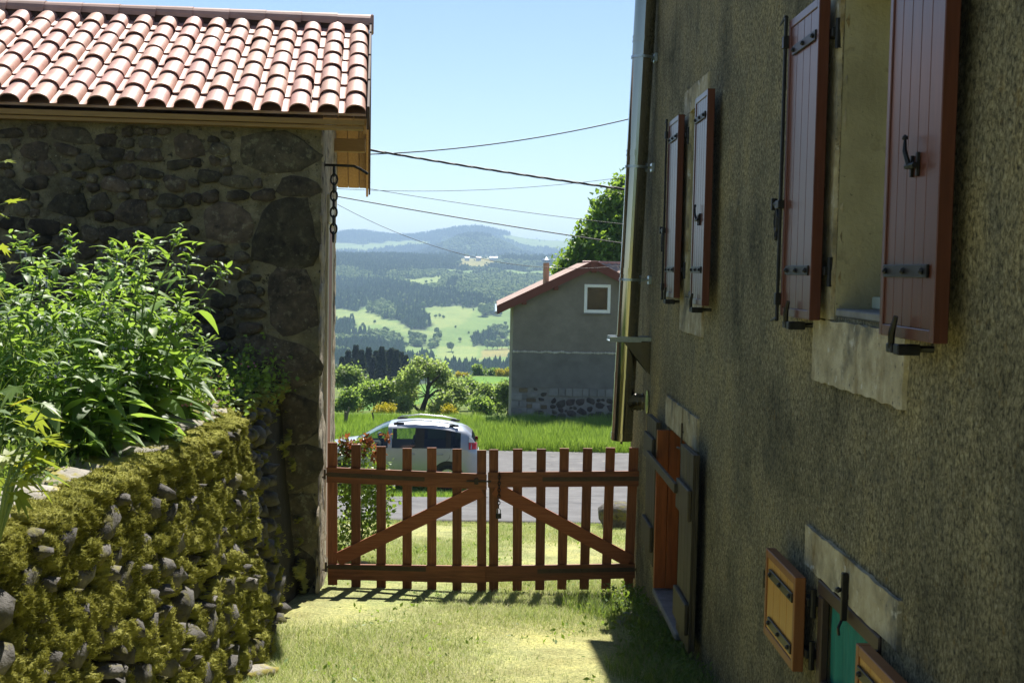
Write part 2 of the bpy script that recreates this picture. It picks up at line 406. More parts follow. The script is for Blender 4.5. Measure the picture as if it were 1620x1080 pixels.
# ------------------------------------------------------------------ road
def road_strip():
    P = []
    yy = np.concatenate([[20.66], np.linspace(20.7, 26.3, 15), np.linspace(26.7, 37.9, 29), [37.95]])
    for y in yy:
        if y <= 26.4: xl = -34.0
        else: xl = -0.15 - 0.02*(y-26.4) + .12*math.sin(y*1.7)
        xr = 40.0
        row = []
        for k in range(40):
            t = k/39; x = xl + (xr-xl)*t
            dy = 0.07*math.sin(x*1.1)+.05*math.sin(x*2.9+1) if y in (yy[0], yy[-1]) else 0
            row.append((x, y+dy, gz(x, y+dy)+(-.05 if y in (yy[0], yy[-1]) else .012)))
        P.append(row)
    return MB().grid(P, flip=True)
M['asphalt'] = pmat('worn_asphalt', [(.07, .068, .068), (.105, .103, .103), (.14, .138, .137)], 1.2, detail=8, rough=.9, bump=.4, bscale=60, bdist=.006, nrough=.7,
                    second=[((.06, .06, .06), .8, .58, .66), ((.19, .175, .15), 2.5, .60, .72)])
tag(road_strip().build('road', M['asphalt'], smooth=True), kind='structure')

# ------------------------------------------------------------------ woods on the far slope: instances of small trees
def blob_tree(seed, kind):
    """a low tree for the far woods: conifer = stacked ragged skirts, broadleaf = lumpy crown of several lobes"""
    r = random.Random(seed); mb = MB()
    if kind == 'c':
        H = 1.0; n = 9
        for k in range(6):
            z0 = .10 + .14*k; z1 = min(1.0, z0 + .30); rad = .21*(1 - .15*k) + .015
            vs = [(0, 0, z1)]
            for i in range(n):
                a = 2*math.pi*i/n + k*.5; q = rad*(1.12 if i % 2 else .62)*r.uniform(.8, 1.2)
                vs.append((q*math.cos(a), q*math.sin(a), z0 + r.uniform(-.03, .03)))
            mb.add(vs, [[0, 1+i, 1+(i+1) % n] for i in range(n)])
        mb.tube([(0, 0, 0), (0, 0, .5)], .02, 4)
    else:
        bm = bmesh.new()
        for q in range(7):
            a = r.uniform(0, 6.28); d = r.uniform(.05, .22) if q else 0
            c = Vector((d*math.cos(a), d*math.sin(a), r.uniform(.38, .74) if q else .55)); s = r.uniform(.17, .26)
            ret = bmesh.ops.create_icosphere(bm, subdivisions=2, radius=s, matrix=Matrix.Translation(c))
            for v in ret['verts']:
                dlt = v.co - c; v.co = c + dlt*(1 + .55*mnoise.noise(v.co*13 + Vector((seed, 0, 0))) + r.uniform(-.08, .08))
        vs = [tuple(v.co) for v in bm.verts]; bm.verts.index_update()
        mb.add(vs, [[v.index for v in f.verts] for f in bm.faces]); bm.free()
        mb.tube([(0, 0, 0), (0, 0, .5)], .025, 4)
    return mb
M['far_conifer'] = leafmat('far_conifer', [(.07, .12, .048), (.105, .17, .064), (.15, .22, .085)], .18, .8, .1, inst=True)
M['far_broadleaf'] = leafmat('far_broadleaf', [(.13, .20, .055), (.19, .27, .075), (.26, .33, .105)], .3, .8, .1, inst=True)
far_src = {}
src_col = {k: bpy.data.collections.new('far_tree_kinds_' + k) for k in 'cb'}
for k in 'cb':
    for s in range(4):
        o = bpy.data.objects.new('far_tree_kind', blob_tree(s*3 + (50 if k == 'b' else 0), k).mesh('far_tree_kind', M['far_conifer' if k == 'c' else 'far_broadleaf']))
        src_col[k].objects.link(o); far_src.setdefault(k, []).append(o)
def gn_scatter(name, pts, scl, rot, coll, label, cat):
    me = bpy.data.meshes.new(name); me.vertices.add(len(pts)); me.vertices.foreach_set('co', np.asarray(pts, np.float32).ravel())
    a = me.attributes.new('scl', 'FLOAT', 'POINT'); a.data.foreach_set('value', np.asarray(scl, np.float32))
    a = me.attributes.new('rotz', 'FLOAT', 'POINT'); a.data.foreach_set('value', np.asarray(rot, np.float32))
    o = bpy.data.objects.new(name, me); COL.objects.link(o); WM[o] = Matrix.Identity(4)
    ng = bpy.data.node_groups.new(name, 'GeometryNodeTree')
    ng.interface.new_socket('Geometry', in_out='INPUT', socket_type='NodeSocketGeometry'); ng.interface.new_socket('Geometry', in_out='OUTPUT', socket_type='NodeSocketGeometry')
    N = ng.nodes; L = ng.links
    gi = N.new('NodeGroupInput'); go = N.new('NodeGroupOutput'); ip = N.new('GeometryNodeInstanceOnPoints')
    ci = N.new('GeometryNodeCollectionInfo'); ci.inputs['Collection'].default_value = coll; ci.inputs['Separate Children'].default_value = True; ci.inputs['Reset Children'].default_value = True
    sa = N.new('GeometryNodeInputNamedAttribute'); sa.data_type = 'FLOAT'; sa.inputs['Name'].default_value = 'scl'
    ra = N.new('GeometryNodeInputNamedAttribute'); ra.data_type = 'FLOAT'; ra.inputs['Name'].default_value = 'rotz'
    cx = N.new('ShaderNodeCombineXYZ'); L.new(ra.outputs[0], cx.inputs[2])
    L.new(gi.outputs[0], ip.inputs['Points']); L.new(ci.outputs[0], ip.inputs['Instance']); ip.inputs['Pick Instance'].default_value = True
    L.new(sa.outputs[0], ip.inputs['Scale']); L.new(cx.outputs[0], ip.inputs['Rotation']); L.new(ip.outputs[0], go.inputs[0])
    md = o.modifiers.new('scatter', 'NODES'); md.node_group = ng
    tag(o, label, cat, kind='stuff'); return o
def sample_wood():
    P = {'c': [], 'b': []}
    for (y0, y1, area, sc) in ((820, 1350, 20, .72), (1350, 2750, 24, .75), (2750, 6300, 90, 1.15)):
        A = .5*(y1*y1-y0*y0)*.36; n = int(A/area)
        y = np.sqrt(rng.uniform(y0*y0, y1*y1, n)); x = y*(rng.uniform(-.17, .19, n))
        u = land_use(x, y); z = ground_z(x, y)
        q = rng.random(n)
        w = np.sin(x/23+y/61)+np.sin(x/51-y/37+2)
        con = (u == 'c') & (q < .86) | (u == 'm') & (q < .9) & (w > .1) | (u == 'b') & (q < .04)
        brd = (u == 'b') & (q >= .04) & (q < .85) | (u == 'm') & (w <= .1) & (q < .8) | (u == 'c') & (q >= .86)
        lone = ((u == 'g') | (u == 'h') | (u == 'f')) & (q < .010)
        brd |= lone
        for k, sel in (('c', con), ('b', brd)):
            h = np.where(k == 'c', rng.uniform(9, 17, n), rng.uniform(7, 12, n))*sc
            h = np.where(lone, rng.uniform(4, 8, n)*sc, h)
            P[k].append(np.stack([x, y, z-.3, h], -1)[sel])
    return {k: np.concatenate(v) for k, v in P.items()}
wood_pts = sample_wood()
gn_scatter('conifer_forest', wood_pts['c'][:, :3], wood_pts['c'][:, 3], rng.uniform(0, 6.28, len(wood_pts['c'])), src_col['c'],
           'dark conifer woods covering the hills across the valley', 'forest')
gn_scatter('broadleaf_forest', wood_pts['b'][:, :3], wood_pts['b'][:, 3], rng.uniform(0, 6.28, len(wood_pts['b'])), src_col['b'],
           'pale green broadleaf woods and hedges between the far meadows', 'forest')

# farm sheds on the far plateau
M['shed'] = pmat('pale_sheeting', [(.45, .46, .48), (.55, .56, .58)], .4, rough=.6)
for i, (px, wpx, lab) in enumerate(((739, 7, 'leftmost of three tiny white sheds on the wooded hillside'), (757, 8, 'middle of three tiny white sheds on the wooded hillside'), (781, 13, 'rightmost and longest of three tiny white sheds on the wooded hillside'))):
    Y = 2590.0; p = at(px, 406.3, Y); w = wpx/1985*Y; z0 = gz(p.x, Y); s = empty('farm_shed', (p.x, Y, z0), lab, 'shed', 'white sheds on the far hillside')
    zt = p.z
    MB().box((p.x-w/2, Y-1, z0-1), (p.x+w/2, Y+10, zt-1.6)).build('wall', M['shed'], s)
    MB().add([(p.x-w/2-.5, Y-2, zt-1.9), (p.x+w/2+.5, Y-2, zt-1.9), (p.x+w/2+.5, Y+4.5, zt+.9), (p.x-w/2-.5, Y+4.5, zt+.9), (p.x-w/2-.5, Y+11, zt-1.9), (p.x+w/2+.5, Y+11, zt-1.9)],
             [(0, 1, 2, 3), (3, 2, 5, 4), (0, 3, 4), (1, 5, 2)]).build('roof', M['shed'], s)
# single trees one can tell apart on the far meadow
for i, (px, py, h, lab) in enumerate(((714, 556, 9, 'small round tree standing alone in the lower far meadow'), (771, 553, 8, 'first small tree of the row along the far dry meadow'), (779, 553, 8, 'second small tree of the row along the far dry meadow'),
      (787, 553, 9, 'third small tree of the row along the far dry meadow'), (794, 553, 9, 'fourth small tree of the row along the far dry meadow'), (804, 552, 9, 'small tree at the far house end of the meadow row'),
      (765, 500, 14, 'tall round tree at the upper edge of the far meadow'), (788, 541, 6, 'small conical tree in the bright far meadow patch'))):
    Y = 1150.0
    for Yt in np.linspace(900, 1700, 161):
        p = at(px, py, Yt)
        if gz(p.x, Yt) >= p.z: Y = Yt; break
    p = at(px, py, Y); mw = Matrix.Translation((p.x, Y, gz(p.x, Y)-.2)) @ Matrix.Rotation(i*1.3, 4, 'Z') @ Matrix.Scale(h*1.25, 4)
    tag(place('meadow_tree', far_src['b'][i % 4].data, None, mw), lab, 'tree', 'lone trees in the far meadow')

# ------------------------------------------------------------------ haze
def haze_box():
    m = bpy.data.materials.new('haze'); m.use_nodes = True; n, l = nodes_of(m); n.remove(n['Principled BSDF'])
    v = n.new('ShaderNodeVolumePrincipled'); v.inputs['Color'].default_value = (.52, .74, 1.0, 1); v.inputs['Density'].default_value = HAZE
    v.inputs['Anisotropy'].default_value = 0.0
    l.new(v.outputs[0], n['Material Output'].inputs['Volume'])
    lo = float(ZZ.min()) - 1.5; hi = max(float(ZZ.max()) + 24, 20)
    return tag(MB().box((-5200, -60, lo), (5200, 8900, hi)).build('haze', m), 'thin blue haze filling the valley air', 'haze', kind='stuff')
HAZE = 2.0e-4
haze_box()
# ------------------------------------------------------------------ the rendered house on the right
WX = 1.5                                             # its wall stands at X = 1.5 and runs along Y
M['shutter_red'] = wood('red_brown_shutter', [(.066, .021, .012), (.088, .028, .016), (.112, .037, .022)], .06, .32, 'Z', .06)
M['shutter_ochre'] = wood('ochre_shutter', [(.30, .135, .022), (.36, .17, .03), (.42, .21, .045)], .06, .42, 'Z', .08)
M['shutter_edge'] = wood('ochre_edge', [(.17, .06, .018), (.22, .085, .025)], .05, .5, 'Z', .08)
M['old_wood'] = wood('old_tarred_wood', [(.022, .018, .012), (.05, .04, .022), (.085, .068, .036)], .2, .65, 'Z', .4)
M['orange_wood'] = wood('varnished_orange_wood', [(.14, .038, .010), (.21, .06, .015), (.28, .085, .022)], .1, .38, 'Z', .12)
M['brown_frame'] = wood('dark_brown_frame', [(.035, .020, .014), (.055, .032, .022)], .1, .55, 'Y', .1)
M['pale_frame'] = pmat('pale_green_paint', [(.34, .38, .30), (.42, .46, .36)], 10, rough=.55)
M['dark_room'] = pmat('dark_room', [(.02, .02, .02), (.03, .03, .03)], 2, rough=1)  # near-black colour standing in for the unlit rooms
M['glass'] = glass_mat('window_glass', (.55, .6, .6))
M['teal'] = pmat('teal_cloth', [(.005, .13, .105), (.012, .19, .155)], 6, rough=.75, bump=.3, bscale=8, bdist=.01, stretch=(1, 9, 1))
M['steel'] = pmat('polished_stainless', [(.31, .30, .25), (.38, .365, .31)], 4, rough=.13, metal=1.0, bump=.03, bscale=5, bdist=.01, stretch=(1, 1, .3))
M['sill_stone'] = pmat('grey_sill', [(.13, .13, .125), (.23, .23, .22)], 9, rough=.9, bump=.3)
house = empty('rendered_house', (WX, 6, gz(WX, 6)), 'tall roughcast house with brown shutters filling the right side', 'house')
HOLES = [(4.58, 5.50, 3.10, 4.52), (8.92, 9.72, 3.10, 4.50), (9.22, 10.60, 0.58, 1.97), (4.70, 5.56, 1.42, 1.90)]
WY0, WY1, WZ0, WZ1 = -3.0, 13.35, -1.2, 6.75
def wall_dx(y, z): return .007*mnoise.noise(Vector((y*1.1, z*1.1, 3))) + .006*mnoise.noise(Vector((y*4, z*3, 9)))
def house_wall():
    ysl = sorted(set(list(np.arange(WY0, WY1, .22).round(3)) + [WY1] + [h for H in HOLES for h in H[:2]]))
    zsl = sorted(set(list(np.arange(WZ0, WZ1, .22).round(3)) + [WZ1] + [h for H in HOLES for h in H[2:]]))
    mb = MB(); idx = {}
    for i, y in enumerate(ysl):
        for j, z in enumerate(zsl):
            idx[i, j] = len(mb.v); mb.v.append((WX + wall_dx(y, z), y, z))
    for i in range(len(ysl)-1):
        for j in range(len(zsl)-1):
            yc = (ysl[i]+ysl[i+1])/2; zc = (zsl[j]+zsl[j+1])/2
            if any(a < yc < b and c < zc < d for a, b, c, d in HOLES): continue
            mb.f.append([idx[i, j], idx[i+1, j], idx[i+1, j+1], idx[i, j+1]][::-1]); mb.m.append(0)
    mb.mi = 1
    for a, b, c, d in HOLES:                          # the reveals, plastered smooth
        dp = .34
        f = lambda y, z: (WX + wall_dx(y, z), y, z)
        g = lambda y, z: (WX + dp, y, z)
        for (y0, z0), (y1, z1) in (((a, c), (a, d)), ((a, d), (b, d)), ((b, d), (b, c)), ((b, c), (a, c))):
            mb.add([f(y0, z0), f(y1, z1), g(y1, z1), g(y0, z0)], [(0, 1, 2, 3)])
    mb.mi = 0
    mb.add([(WX, WY1, WZ0), (9, WY1, WZ0), (9, WY1, WZ1), (5.2, WY1, WZ1+1.7), (WX, WY1, WZ1)], [(0, 1, 2, 3, 4)])
    mb.add([(WX, WY0, WZ0), (9, WY0, WZ0), (9, WY0, WZ1), (5.2, WY0, WZ1+1.7), (WX, WY0, WZ1)], [(4, 3, 2, 1, 0)])
    mb.add([(9, WY0, WZ0), (9, WY1, WZ0), (9, WY1, WZ1), (9, WY0, WZ1)], [(0, 1, 2, 3)])
    return mb
M['reveal'] = pmat('smooth_reveal_plaster', [(.26, .235, .145), (.34, .31, .195), (.40, .365, .24)], 3, detail=8, rough=.95, bump=.6, bscale=40, bdist=.01, second=[((.17, .15, .09), 6, .58, .72), ((.10, .09, .06), 25, .64, .70)])
house_wall().build('wall', [M['roughcast'], M['reveal']], house)
M['plain_tile'] = pmat('clay_roof', [(.28, .12, .075), (.40, .19, .12)], 3, rough=.8, bump=.5, bscale=12, bdist=.03)
def house_roof():
    mb = MB(); y0, y1 = WY0-.4, 14.25
    prof = [(1.22, 6.68), (5.2, 8.62), (9.4, 6.68), (9.4, 6.52), (5.2, 8.44), (1.22, 6.52)]
    vs = [(x, y0, z) for x, z in prof] + [(x, y1, z) for x, z in prof]; n = 6
    return mb.add(vs, [list(range(n)), list(range(n, 2*n))[::-1]] + [[i, n+i, n+(i+1) % n, (i+1) % n] for i in range(n)])
house_roof().build('roof', M['plain_tile'], house)

def patch(y0, y1, z0, z1, seed, proud=.014):          # smooth cement band round an opening, with an uneven edge
    r = random.Random(seed); mb = MB(); pts = []
    def side(a, b, n):
        for k in range(n):
            t = k/n; y = a[0]+(b[0]-a[0])*t; z = a[1]+(b[1]-a[1])*t
            e = 0 if k == 0 else r.uniform(-.008, .008)
            pts.append((y+e, z+e*.7))
    side((y0, z0), (y1, z0), max(3, int((y1-y0)/.06))); side((y1, z0), (y1, z1), max(3, int((z1-z0)/.06))); side((y1, z1), (y0, z1), max(3, int((y1-y0)/.06))); side((y0, z1), (y0, z0), max(3, int((z1-z0)/.06)))
    n = len(pts)
    vs = [(WX-proud, y, z) for y, z in pts] + [(WX+.02, y + (.012 if y > (y0+y1)/2 else -.012), z) for y, z in pts]
    mb.add(vs, [list(range(n))[::-1]] + [[i, (i+1) % n, n+(i+1) % n, n+i] for i in range(n)])
    return mb
for nm, q in (('lintel_render', (4.46, 5.82, 1.925, 2.11)), ('lintel_render', (8.98, 10.66, 1.99, 2.23)), ('sill_render', (4.50, 5.80, 2.80, 3.08)), ('jamb_render', (5.515, 5.80, 3.085, 4.70)),
              ('lintel_render', (8.95, 10.05, 4.515, 4.70)), ('jamb_render', (9.735, 10.05, 3.09, 4.51)), ('sill_render', (8.93, 10.0, 2.82, 3.085))):
    patch(*q, seed=int(q[0]*100), proud=.017).build(nm, M['cement'], house)

def hw_sphere(mb, c, r, n=6):
    bm = bmesh.new(); bmesh.ops.create_icosphere(bm, subdivisions=1, radius=r, matrix=Matrix.Translation(c)); bm.verts.index_update()
    mb.add([tuple(v.co) for v in bm.verts], [[v.index for v in f.verts] for f in bm.faces]); bm.free()
def shutter(y0, y1, z0, z1, xo, npl, mat, edge_mat, hinge_side, straps, bar=False, latch=False, stay=True, label=None):
    """leaf folded back flat along the wall; xo = X of its outer face; hinge_side 0 = low Y, 1 = high Y"""
    th, bw = .050, .034
    fr = MB()
    fr.box((xo, y0, z0), (xo+th, y0+bw, z1), .003); fr.box((xo, y1-bw, z0), (xo+th, y1, z1), .003)
    fr.box((xo+.0005, y0+bw, z0), (xo+th-.0005, y1-bw, z0+bw*1.2), .003); fr.box((xo+.0005, y0+bw, z1-bw*1.2), (xo+th-.0005, y1-bw, z1), .003)
    s = fr.build('shutter', edge_mat, house)
    if label: s['label'] = label
    w = (y1-y0-2*bw)/npl
    for k in range(npl):
        a = y0+bw+k*w
        MB().box((xo+.006, a+.0022, z0+bw*1.2), (xo+.03, a+w-.0022, z1-bw*1.2), .0022).build('plank', mat, s)
    for zz in straps:
        st = MB(); a, b = (y0+.04, y1-.10) if hinge_side == 0 else (y0+.07, y1-.04)
        st.box((xo-.006, a, zz-.022), (xo+.0045, b, zz+.022), .002)
        for t in (.08, .5, .92): hw_sphere(st, Vector((xo-.009, a+(b-a)*t, zz)), .012)
        hy = y0 if hinge_side == 0 else y1
        st.build('strap', M['iron'], s)
        hg = MB(); d = -1 if hinge_side == 0 else 1
        hg.box((xo+th+.002, hy-.05*d, zz-.02), (WX+.01, hy+.03*d, zz+.02), .003)
        hg.tube([(xo+th+.03, hy+.025*d, zz-.07), (xo+th+.03, hy+.025*d, zz+.06)], .014, 8)
        hg.build('hinge', M['iron'], s)
    if stay:                                           # cast stay holding the leaf open, below its bottom edge
        yc = (y0+y1)/2; sv = MB()
        sv.tube([(xo-.012, yc+.06, z0-.035), (WX+.02, yc+.0, z0-.035)], .012, 8)
        sv.box((xo-.03, yc-.03, z0-.055), (xo+.05, yc+.02, z0-.018), .004)
        sv.tube([(xo-.022, yc+.065, z0-.035), (xo-.026, yc+.05, z0+.02), (xo-.020, yc+.03, z0+.075)], [.011, .012, .008], 6)
        sv.box((xo-.03, yc+.04, z0-.052), (xo+.0, yc+.10, z0-.02), .004)
        sv.build('stay', M['iron'], s)
    if bar:                                            # long locking bar with scroll handle on the far edge
        ye = y1+.012; bb = MB()
        bb.tube([(xo-.012, ye, z0-.02), (xo-.012, ye, z1+.02)], .009, 8)
        for zz in (z0-.02, z1+.02): bb.tube([(xo-.012, ye, zz), (xo-.012, ye+.02, zz+.004), (xo-.01, ye+.14, zz-.012)], [.011, .010, .004], 6)
        for zz in (z0+.08, z1-.1): bb.box((xo-.026, ye-.02, zz-.03), (xo+.002, ye+.018, zz+.03), .003)
        bb.build('locking_bar', M['iron'], s)
        hb = MB(); zc = z0+.50
        hb.box((xo-.03, ye-.03, zc+.02), (xo+.01, ye+.05, zc+.06), .004)
        hb.tube([(xo-.02, ye+.02, zc+.04), (xo-.02, ye+.10, zc+.045)], .012, 6)
        hb.box((xo-.035, ye+.09, zc+.015), (xo-.005, ye+.115, zc+.075), .003)
        for sg in (-1, 1):
            hb.tube([(xo-.02, ye+.04, zc+.03), (xo-.02, ye+.04+sg*.035, zc-.02), (xo-.02, ye+.04+sg*.03, zc-.07), (xo-.02, ye+.04+sg*.008, zc-.09), (xo-.02, ye+.04+sg*.014, zc-.115), (xo-.02, ye+.04, zc-.13)], .007, 6)
        hb.tube([(xo-.02, ye+.04, zc+.02), (xo-.02, ye+.04, zc-.09)], .006, 6)
        hb.build('handle', M['iron'], s)
    if latch:
        zc = z0+.58; yc = y0+(y1-y0)*.42; lt = MB(); LS = Matrix.Translation((xo, yc, zc)) @ Matrix.Scale(.72, 4) @ Matrix.Translation((-xo, -yc, -zc))
        lt.box((xo-.008, yc-.05, zc-.05), (xo+.008, yc-.03, zc+.06), .002); lt.box((xo-.008, yc+.03, zc-.05), (xo+.008, yc+.05, zc+.05), .002)
        lt.tube([(xo-.02, yc-.06, zc), (xo-.02, yc+.06, zc)], .014, 6)
        lt.tube([(xo-.02, yc+.02, zc), (xo-.035, yc+.045, zc+.07), (xo-.03, yc+.06, zc+.13)], [.014, .012, .007], 6)
        hw_sphere(lt, Vector((xo-.03, yc+.062, zc+.135)), .016)
        lt.build('latch', M['iron'], s).data.transform(LS)
    return s
ZS = [3.08+.22, 4.50-.16]
shutter(5.55, 6.12, 3.08, 4.50, 1.400, 4, M['shutter_red'], M['shutter_red'], 0, ZS, bar=True, label='red-brown boarded shutter with a long black locking bar')
shutter(3.96, 4.52, 3.07, 4.51, 1.395, 5, M['shutter_red'], M['shutter_red'], 1, ZS, latch=True, label='largest red-brown shutter, nearest the camera, with a black latch')
shutter(9.78, 10.34, 3.08, 4.50, 1.400, 4, M['shutter_red'], M['shutter_red'], 0, ZS, bar=True, label='far red-brown shutter next to the metal flue')
shutter(8.38, 8.90, 3.06, 4.50, 1.390, 5, M['shutter_red'], M['shutter_red'], 1, ZS, latch=True, label='shutter shining pale with sky reflection')
shutter(5.62, 6.24, 1.47, 1.905, 1.395, 4, M['shutter_ochre'], M['shutter_edge'], 0, [1.56, 1.80], stay=False, label='small ochre cellar shutter')
shutter(4.06, 4.66, 1.45, 1.895, 1.395, 4, M['shutter_ochre'], M['shutter_edge'], 1, [1.56, 1.80], stay=False, label='small ochre cellar shutter cut by the bottom edge of the photo')
cs = MB().box((1.41, 6.25, 1.70), (1.44, 6.33, 1.75), .004); cs.tube([(1.42, 6.33, 1.68), (1.42, 6.33, 1.77)], .016, 6); cs.tube([(1.425, 6.30, 1.72), (1.52, 6.30, 1.72)], .01, 6)
cs.build('shutter_catch', M['iron'], house)

def window(y0, y1, z0, z1, xf, mat, glass=True, fw=.055, lean=0):
    mb = MB()
    mb.box((xf, y0+.004, z0+.004), (xf+.06, y0+fw, z1-.004), .004); mb.box((xf, y1-fw, z0+.004), (xf+.06, y1-.004, z1-.004), .004)
    mb.box((xf+.001, y0+fw, z0+.004), (xf+.059, y1-fw, z0+fw), .004); mb.box((xf+.001, y0+fw, z1-fw), (xf+.059, y1-fw, z1-.004), .004)
    if glass: mb.box((xf-.01, (y0+y1)/2-.04, z0+fw+.001), (xf+.05, (y0+y1)/2+.04, z1-fw-.001), .004)
    w = mb.build('window', mat, house)
    if glass:
        for a, b in ((y0+fw, (y0+y1)/2-.04), ((y0+y1)/2+.04, y1-fw)):
            MB().box((xf+.026, a, z0+fw), (xf+.032, b, z1-fw)).build('pane', M['glass'], w)
    MB().box((xf+.34, y0-.3, z0-.3), (xf+.40, y1+.3, z1+.3)).build('room', M['dark_room'], w)  # dark plate standing in for the unlit room behind the panes
    return w
for q in HOLES[:2]:
    w = window(*q, WX+.20, M['pale_frame'])
    MB().box((WX+.002, q[0]+.003, q[2]+.001), (WX+.198, q[1]-.003, q[2]+.035), .006).build('sill', M['sill_stone'], w)
    MB().box((WX+.16, q[0]+.003, q[2]+.036), (WX+.198, q[1]-.003, q[2]+.09), .006).build('drip_rail', M['pale_frame'], w)
# cellar window: thick brown frame and a teal cloth hanging inside
q = HOLES[3]; cw = MB()
cw.box((WX-.012, q[0]-.02, q[3]-.055), (WX+.03, q[1]+.02, q[3]+.012), .006); cw.box((WX-.010, q[1]-.05, q[2]), (WX+.028, q[1]+.015, q[3]-.056), .006); cw.box((WX-.010, q[0]-.015, q[2]), (WX+.028, q[0]+.05, q[3]-.056), .006)
cw.box((WX-.008, q[0]+.051, q[2]), (WX+.027, q[1]-.051, q[2]+.05), .006)
cw = cw.build('window', M['brown_frame'], house); cw['label'] = 'low brown cellar window with a teal cloth inside'
P = []
for i in range(49):
    y = q[0]+.03+(q[1]-q[0]-.06)*i/48; row = []
    for j in range(9):
        z = q[2]+.02+(q[3]-q[2]-.07)*j/8
        row.append((WX+.045+.010*math.sin(i*.55)*(1-.5*j/8)+.008*math.sin(i*.21+j*.3)+.006*math.sin(i*1.3+j*.25), y, z))
    P.append(row)
MB().grid(P).build('curtain', M['teal'], cw, smooth=True)
hk = MB().box((WX-.045, 5.075, 1.86), (WX-.02, 5.10, 2.06), .003); hk.tube([(WX-.04, 5.09, 1.86), (WX-.055, 5.08, 1.83), (WX-.05, 5.085, 1.80)], .006, 6); hw_sphere(hk, Vector((WX-.055, 5.10, 1.985)), .014); hk.box((WX-.03, 5.08, 1.95), (WX+.02, 5.095, 1.97))
hk.build('hook', M['iron'], house)

# ground-floor opening: tarred shutters folded back, an orange boarded leaf inside, a grey sill and a locking bar
q = HOLES[2]
def boarded(name, y0, y1, z0, z1, xo, label, battens):
    fr = MB().box((xo+.022, y0, z0), (xo+.045, y1, z1), .003)
    s = fr.build(name, M['old_wood'], house); s['label'] = label
    n = 4; w = (y1-y0)/n
    for k in range(n): MB().box((xo, y0+k*w+.003, z0-random.Random(k).uniform(0, .015)), (xo+.022, y0+(k+1)*w-.003, z1), .003).build('plank', M['old_wood'], s)
    for zz in battens: MB().box((xo-.030, y0+.01, zz-.11), (xo-.001, y1-.01, zz+.11), .006).build('batten', M['old_wood'], s)
boarded('shutter', 10.64, 11.26, .76, 2.00, 1.405, 'far old tarred board shutter of the low opening', (.98, 1.74))
boarded('shutter', 8.60, 9.19, .64, 2.02, 1.400, 'near old tarred board shutter of the low opening', (.86, 1.66))
MB().box((1.345, 9.10, 1.665), (1.373, 10.80, 1.735), .004).build('locking_bar', M['old_wood'], house)
lf = MB().box((1.40, 10.52, .60), (2.0, 10.55, 1.95), .003).build('inner_leaf', M['orange_wood'], house); lf['label'] = 'orange varnished board leaf inside the low opening'
for k in range(6): MB().box((1.402+k*.1, 10.50, .602), (1.498+k*.1, 10.519, 1.948), .003).build('plank', M['orange_wood'], lf)
lf2 = MB().box((1.66, 9.24, .60), (1.70, 10.47, 1.96), .003).build('inner_leaf', M['orange_wood'], house)
for k in range(6): MB().box((1.64, 9.25+k*.2, .605), (1.659, 9.445+k*.2, 1.955), .003).build('plank', M['orange_wood'], lf2)
MB().box((1.40, 9.23, .53), (1.70, 10.58, .585), .01).build('sill', M['sill_stone'], house)
hk = MB().tube([(WX-.03, 9.62, 1.88), (WX-.03, 9.62, 2.12)], .008, 6); hk.tube([(WX-.03, 9.62, 1.92), (WX-.05, 9.70, 1.92)], .01, 6); hk.tube([(WX-.03, 9.62, 2.05), (WX+.02, 9.62, 2.05)], .008, 6); hk.build('hook', M['iron_brown'], house)
vb = MB()
for k, (y, z) in enumerate(((13.2, 2.9),)): vb.box((WX-.02, y-.05, z), (WX, y+.03, z+.1))

# ------------------------------------------------------------------ stainless flue on the corner of the house
fx, fy = 1.255, 12.0
flue = empty('metal_flue', (fx, fy, 1.66), 'shiny stainless steel stove flue running up the house wall', 'flue')
def fpt(z): return (fx + .030*(z-1.67), fy, z)
joints = [1.66, 2.28, 2.64, 3.28, 4.40, 5.47, 7.6]
for a, b in zip(joints[:-1], joints[1:]): MB().tube([fpt(a+.002), fpt((a+b)/2), fpt(b-.002)], .102, 40, cap=False).build('pipe', M['steel'], flue, smooth=True)
for z in joints[1:-1]+[1.70]:
    ring = MB()
    for dz in (-.022, .022): ring.tube([fpt(z+dz-.006), fpt(z+dz+.006)], .107, 40)
    ring.tube([fpt(z-.02), fpt(z+.02)], .1045, 40)
    ring.build('clamp_band', M['steel'], flue)
MB().tube([fpt(1.655), fpt(1.668)], .098, 40).tube([fpt(1.62), fpt(1.655)], .012, 8).build('end_cap', M['steel'], flue)
br = MB().tube([(fx+.03, fy, 2.03), (fx+.12, fy, 2.03), (1.46, fy, 2.03)], .082, 32); br.tube([(fx+.0, fy, 2.03), (fx+.10, fy, 2.03)], .100, 32)
br.build('branch', M['steel'], flue, smooth=False)
for xx in (1.385, 1.44): MB().tube([(xx, fy, 2.03), (xx+.014, fy, 2.03)], .089, 32).build('clamp_band', M['steel'], flue)
MB().tube([(1.488, fy, 2.03), (1.502, fy, 2.03)], .115, 32).build('wall_plate', M['steel'], flue)
ck = MB().box((fx-.15, fy-.13, 2.62), (WX+.01, fy-.105, 2.66), .002); ck.box((fx-.15, fy+.105, 2.62), (WX+.01, fy+.13, 2.66), .002); ck.box((fx-.155, fy-.14, 2.61), (fx+.15, fy+.14, 2.622), .002)
ck.build('bracket', M['galv'], flue)
for sy in (-.118, .118):
    MB().prism([(fx-.02, 2.612), (WX-.002, 2.612), (WX-.002, 2.30)], .008, Matrix(((1, 0, 0, 0), (0, 0, 1, fy+sy), (0, 1, 0, 0), (0, 0, 0, 1)))).build('gusset', M['steel'], flue)
